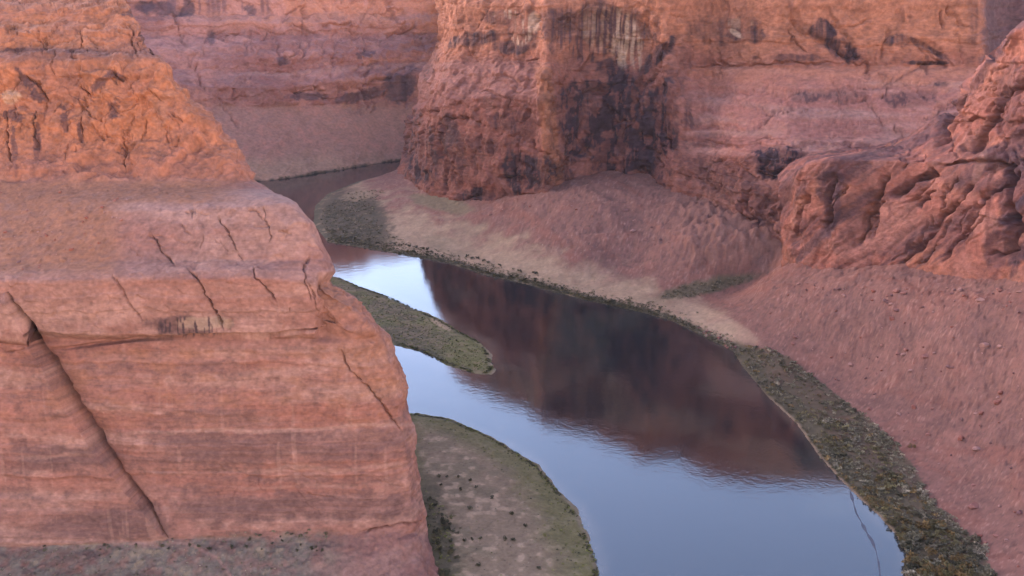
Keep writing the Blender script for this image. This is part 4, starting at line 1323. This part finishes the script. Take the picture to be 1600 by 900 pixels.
# --- scree bench under the butte
items = []
k = 0
for x, y, p in spots([(0, 872), (60, 852), (200, 850), (262, 840), (330, 842), (350, 830), (480, 828), (520, 836), (500, 870), (420, 905), (0, 905)], 520, ('butte',)):
    t2 = rng.random()
    if k < 45 and y < 862 and t2 < .8:
        k += 1
        add_shrub(p, rng.uniform(.8, 1.5), 'dark' if t2 < .5 else 'grey', ('dark' if t2 < .5 else 'grey') + ' shrub on the scree bench at the foot of the smooth wall', 'shrubs along the foot of the wall')
    else:
        items.append((p, rng.uniform(.3, .8), 'grey' if t2 < .65 else 'pale' if t2 < .85 else 'dark'))
mass('scrub', 'sparse grey scrub on the scree bench below the butte', items)

# --- trees at the bottom right
M_BARK = rock_material('grey_bark', 0.4, 0.3)


def trunk_mesh(r):
    P, Fq, n = [], [], 0
    for (bx, by, h, r0) in [(0, 0, 0.62, 0.06)] + [(r.uniform(-.35, .35), r.uniform(-.35, .35), r.uniform(.5, .75), .03) for _ in range(3)]:
        for k, t in enumerate(np.linspace(0, 1, 5)):
            rad = r0 * (1 - 0.7 * t)
            for a in range(6):
                P.append((bx * t * t + rad * math.cos(a * math.pi / 3), by * t * t + rad * math.sin(a * math.pi / 3), h * t - 0.05))
        for k in range(4):
            for a in range(6):
                Fq.append((n + k * 6 + a, n + k * 6 + (a + 1) % 6, n + k * 6 + 6 + (a + 1) % 6, n + k * 6 + 6 + a))
        n += 30
    c = np.broadcast_to(np.array([.12, .085, .065]), (len(P), 3))
    return np.array(P), np.array(Fq), c


def add_tree(x, y, size, kname, label):
    nm, p, nr = ground_hit(x, y)
    if nm is None:
        return
    root = bpy.data.objects.new('tree', None)
    COL.objects.link(root)
    root.location = p
    root.rotation_euler = (0, 0, rng.uniform(0, 6.28))
    root['label'], root['category'], root['group'] = label, 'tree', 'low trees at the river bank'
    r = np.random.default_rng(int(x * 3 + y))
    q, f = leaf_cloud(420, r, 0.085, 0.85)
    q[:, 2] = q[:, 2] * 1.0 + 0.12
    crown = mesh_object('crown', q * size, f, M_FOL[kname], np.ones((len(q), 3)), False)
    tp, tf, tc = trunk_mesh(r)
    trunk = mesh_object('trunk', tp * size, tf, M_BARK, tc)
    crown.parent = root
    trunk.parent = root


for x, y, s0, kname, lab in ((1432, 880, 3.6, 'olive', 'olive low tree nearest the water at the bottom right corner'), (1452, 868, 4.2, 'rust', 'rust brown low tree beside the olive tree at the water'),
                             (1478, 866, 3.4, 'olive', 'olive low tree between two rust brown trees'), (1496, 880, 4.0, 'rust', 'rust brown low tree in the middle of the bottom right clump'),
                             (1520, 874, 3.6, 'dark', 'dark green low tree on the inland side of the clump'), (1540, 892, 3.2, 'grey', 'grey green low tree farthest from the water in the clump'),
                             (1462, 898, 3.8, 'rust', 'rust brown low tree cut by the bottom edge near the water'), (1516, 900, 3.6, 'olive', 'olive low tree cut by the bottom edge near the talus'),
                             (1400, 812, 3.0, 'olive', 'small olive tree leaning over the water above the clump'), (1424, 700, 3.2, 'rust', 'rust tinted low tree at the inland edge of the thicket')):
    add_tree(x, y, s0, kname, lab)

# --- boulders


def boulder_mesh(seed):
    import bmesh
    bm = bmesh.new()
    bmesh.ops.create_icosphere(bm, subdivisions=3, radius=1.0)
    v = np.array([p.co[:] for p in bm.verts])
    r = np.random.default_rng(seed)
    for k in range(9):                      # plane cuts give broken faces
        nrm = r.normal(size=3)
        nrm /= np.linalg.norm(nrm)
        h = r.uniform(0.55, 0.85)
        dd = v @ nrm - h
        v = v - np.maximum(dd, 0)[:, None] * nrm
    v = v * (1 + 0.10 * fbm(v + seed, 0.6, 3, seed))[:, None] * np.array([1.2, 0.9, 0.75])
    for a, b in zip(bm.verts, v):
        a.co = b
    me = bpy.data.meshes.new('boulder')
    bm.to_mesh(me)
    bm.free()
    a = me.attributes.new('Col', 'FLOAT_COLOR', 'POINT')
    c4 = np.ones((len(v), 4), np.float32)
    base = [PINK, RED, PALE * .9, MAUVE * 1.1][seed % 4] * 0.55
    c4[:, :3] = base * (1 + .15 * fbm(v, 0.5, 3, seed))[:, None]
    a.data.foreach_set('color', c4.reshape(-1))
    me.materials.append(M_BOULDER)
    return me


b_me = [boulder_mesh(i) for i in range(8)]
B_WORD = ['pink', 'red', 'pale', 'dull mauve']


def add_boulder(p, s0, label, group):
    i = rng.integers(0, 8)
    o = bpy.data.objects.new('boulder', b_me[i])
    COL.objects.link(o)
    o.location = (p[0], p[1], p[2] + 0.2 * s0)
    o.rotation_euler = (rng.uniform(-.3, .3), rng.uniform(-.3, .3), rng.uniform(0, 6.28))
    o.scale = (s0, s0, s0)
    o['label'] = label.format(B_WORD[i % 4])
    o['category'] = 'boulder'
    o['group'] = group


for x, y, p in spots([(1180, 470), (1240, 440), (1600, 460), (1600, 895), (1570, 870), (1450, 720), (1290, 580), (1170, 520)], 190, ('ground',)):
    add_boulder(p, float(np.clip(rng.lognormal(-0.35, .75), .3, 3.4)), '{} boulder lying on the open pink talus slope', 'boulders on the pink talus')
for x, y, s0 in ((1400, 485, 2.2), (1392, 476, 1.9), (1530, 838, 1.7), (1555, 838, 1.5), (1572, 845, 1.5), (1540, 848, 1.3)):
    nm, p, nr = ground_hit(x, y)
    if nm == 'ground':
        add_boulder(p, s0, '{} boulder among the largest ones scattered on the talus', 'largest boulders on the talus')
for x, y, p in spots([(1245, 436), (1300, 442), (1400, 452), (1500, 450), (1600, 452), (1600, 476), (1400, 474), (1250, 460)], 42, ('ground',)):
    add_boulder(p, float(np.clip(rng.lognormal(0.15, .5), .7, 3.2)), '{} fallen block at the foot of the leaning rock fins', 'fallen blocks under the rock fins')
for x, y, p in spots([(740, 330), (880, 296), (1010, 335), (1090, 390), (1050, 400), (960, 350), (860, 320), (760, 345)], 26, ('ground',)):
    add_boulder(p, float(np.clip(rng.lognormal(0.2, .45), .8, 3.0)), '{} fallen block on the fan below the stained cliff', 'fallen blocks below the stained cliff')
for x, y, p in spots([(0, 300), (180, 300), (240, 330), (150, 400), (60, 420), (0, 430)], 40, ('butte',)):
    add_boulder(p, float(np.clip(rng.lognormal(-0.5, .4), .3, 1.4)), '{} loose rock on the red dirt slope of the butte', 'loose rocks on the red dirt')
for x, y, p in spots([(1070, 505), (1130, 520), (1160, 548), (1150, 556), (1100, 524), (1060, 500)], 36, ('ground',)):
    add_boulder(p, float(np.clip(rng.lognormal(-0.1, .4), .5, 2.0)), '{} boulder on the stony shore at the outside of the bend', 'boulders on the stony shore')

# --- line of weed drifting near the right bank
M_WEED = rock_material('weed', 0.2, 0.5)
wl = np.array([(1328, 766), (1333, 784), (1338, 802), (1346, 816), (1353, 830), (1363, 846), (1369, 862), (1373, 880), (1376, 905)], float)
tt = np.linspace(0, len(wl) - 1, 90)
lx, ly = np.interp(tt, range(len(wl)), wl[:, 0]), np.interp(tt, range(len(wl)), wl[:, 1])
cpts = at_z(lx, ly, 0.03)
wid = np.clip(0.55 + 0.5 * vnoise(tt * 1.7, tt * 0, tt * 0, 5), 0.12, 1.2) * 1.3 * np.interp(tt, [0, .6, 4, 6, 8], [.3, 1.2, 1.0, .6, .5])
lft, rgt = cpts.copy(), cpts.copy()
lft[:, 0] -= wid
rgt[:, 0] += wid
cen = cpts.copy()
cen[:, 2] += 0.06
g = np.stack([lft, cen, rgt], 1)
grid_object('drift_weed', g, np.broadcast_to(np.array([.20, .18, .20]), g.shape), M_WEED, kind=None, label='thin wavy line of weed drifting on the river near the right bank', cat='weed')


# ------------------------------------------------------------------ air
hm, hnt = new_mat('canyon_air')
ho = hnt.nodes.new('ShaderNodeOutputMaterial')
hv = hnt.nodes.new('ShaderNodeVolumePrincipled')
hv.inputs['Color'].default_value = (0.88, 0.80, 0.86, 1)
hv.inputs['Density'].default_value = 0.000010
hv.inputs['Anisotropy'].default_value = 0.2
hnt.links.new(hv.outputs[0], ho.inputs['Volume'])
x0, x1, y0, y1, z0, z1 = -2400, 3000, -60, 6000, -8, 520
hp = np.array([(x, y, z) for z in (z0, z1) for y in (y0, y1) for x in (x0, x1)], float)
hf = np.array([(0, 2, 3, 1), (4, 5, 7, 6), (0, 1, 5, 4), (2, 6, 7, 3), (0, 4, 6, 2), (1, 3, 7, 5)])
hz = mesh_object('haze', hp, hf, hm, None, False)
hz['kind'], hz['label'], hz['category'] = 'stuff', 'thin pale evening haze filling the whole canyon air', 'haze'

# ------------------------------------------------------------------ light
SUN_EL, SUN_AZ = math.radians(15), math.radians(-58)     # azimuth from +Y, clockwise positive
w = bpy.data.worlds.new('World')
scene.world = w
w.use_nodes = True
nt = w.node_tree
nt.nodes.clear()
wo = nt.nodes.new('ShaderNodeOutputWorld')
bg = nt.nodes.new('ShaderNodeBackground')
bg.inputs['Strength'].default_value = 0.12
sky = nt.nodes.new('ShaderNodeTexSky')
sky.sky_type = 'NISHITA'
sky.sun_disc = False
sky.sun_elevation = SUN_EL
sky.sun_rotation = SUN_AZ
sky.altitude = 1300
sky.air_density = 1.0
sky.dust_density = 0.3
sky.ozone_density = 2.0
tint = nt.nodes.new('ShaderNodeMix')
tint.data_type = 'RGBA'
tint.blend_type = 'MULTIPLY'
tint.inputs['Factor'].default_value = 1.0
tint.inputs['B'].default_value = (1.32, 0.97, 0.90, 1)
nt.links.new(sky.outputs[0], tint.inputs['A'])
nt.links.new(tint.outputs['Result'], bg.inputs['Color'])
nt.links.new(bg.outputs[0], wo.inputs[0])
sd = bpy.data.lights.new('sun', 'SUN')
sd.energy = 0.5
sd.angle = math.radians(40)
sd.color = (1.0, 0.86, 0.72)
so = bpy.data.objects.new('sun', sd)
COL.objects.link(so)
from mathutils import Vector
dirv = Vector((math.sin(SUN_AZ) * math.cos(SUN_EL), math.cos(SUN_AZ) * math.cos(SUN_EL), math.sin(SUN_EL)))
so.rotation_euler = dirv.to_track_quat('Z', 'Y').to_euler()
so.location = (0, 0, 900)

# ------------------------------------------------------------------ camera
cd = bpy.data.cameras.new('camera')
cd.sensor_width = 36.0
cd.lens = 36.0 * F / W
cd.clip_start = 1.0
cd.clip_end = 30000
co = bpy.data.objects.new('camera', cd)
COL.objects.link(co)
co.location = CAM
co.rotation_euler = (math.pi / 2 - PITCH, 0, 0)
scene.camera = co
scene.view_settings.view_transform = 'Standard'
scene.view_settings.look = 'None'
scene.view_settings.gamma = 1
scene.view_settings.exposure = 3.36
scene.cycles.volume_bounces = 1
scene.cycles.max_bounces = 6
scene.cycles.diffuse_bounces = 3
scene.cycles.use_denoising = True
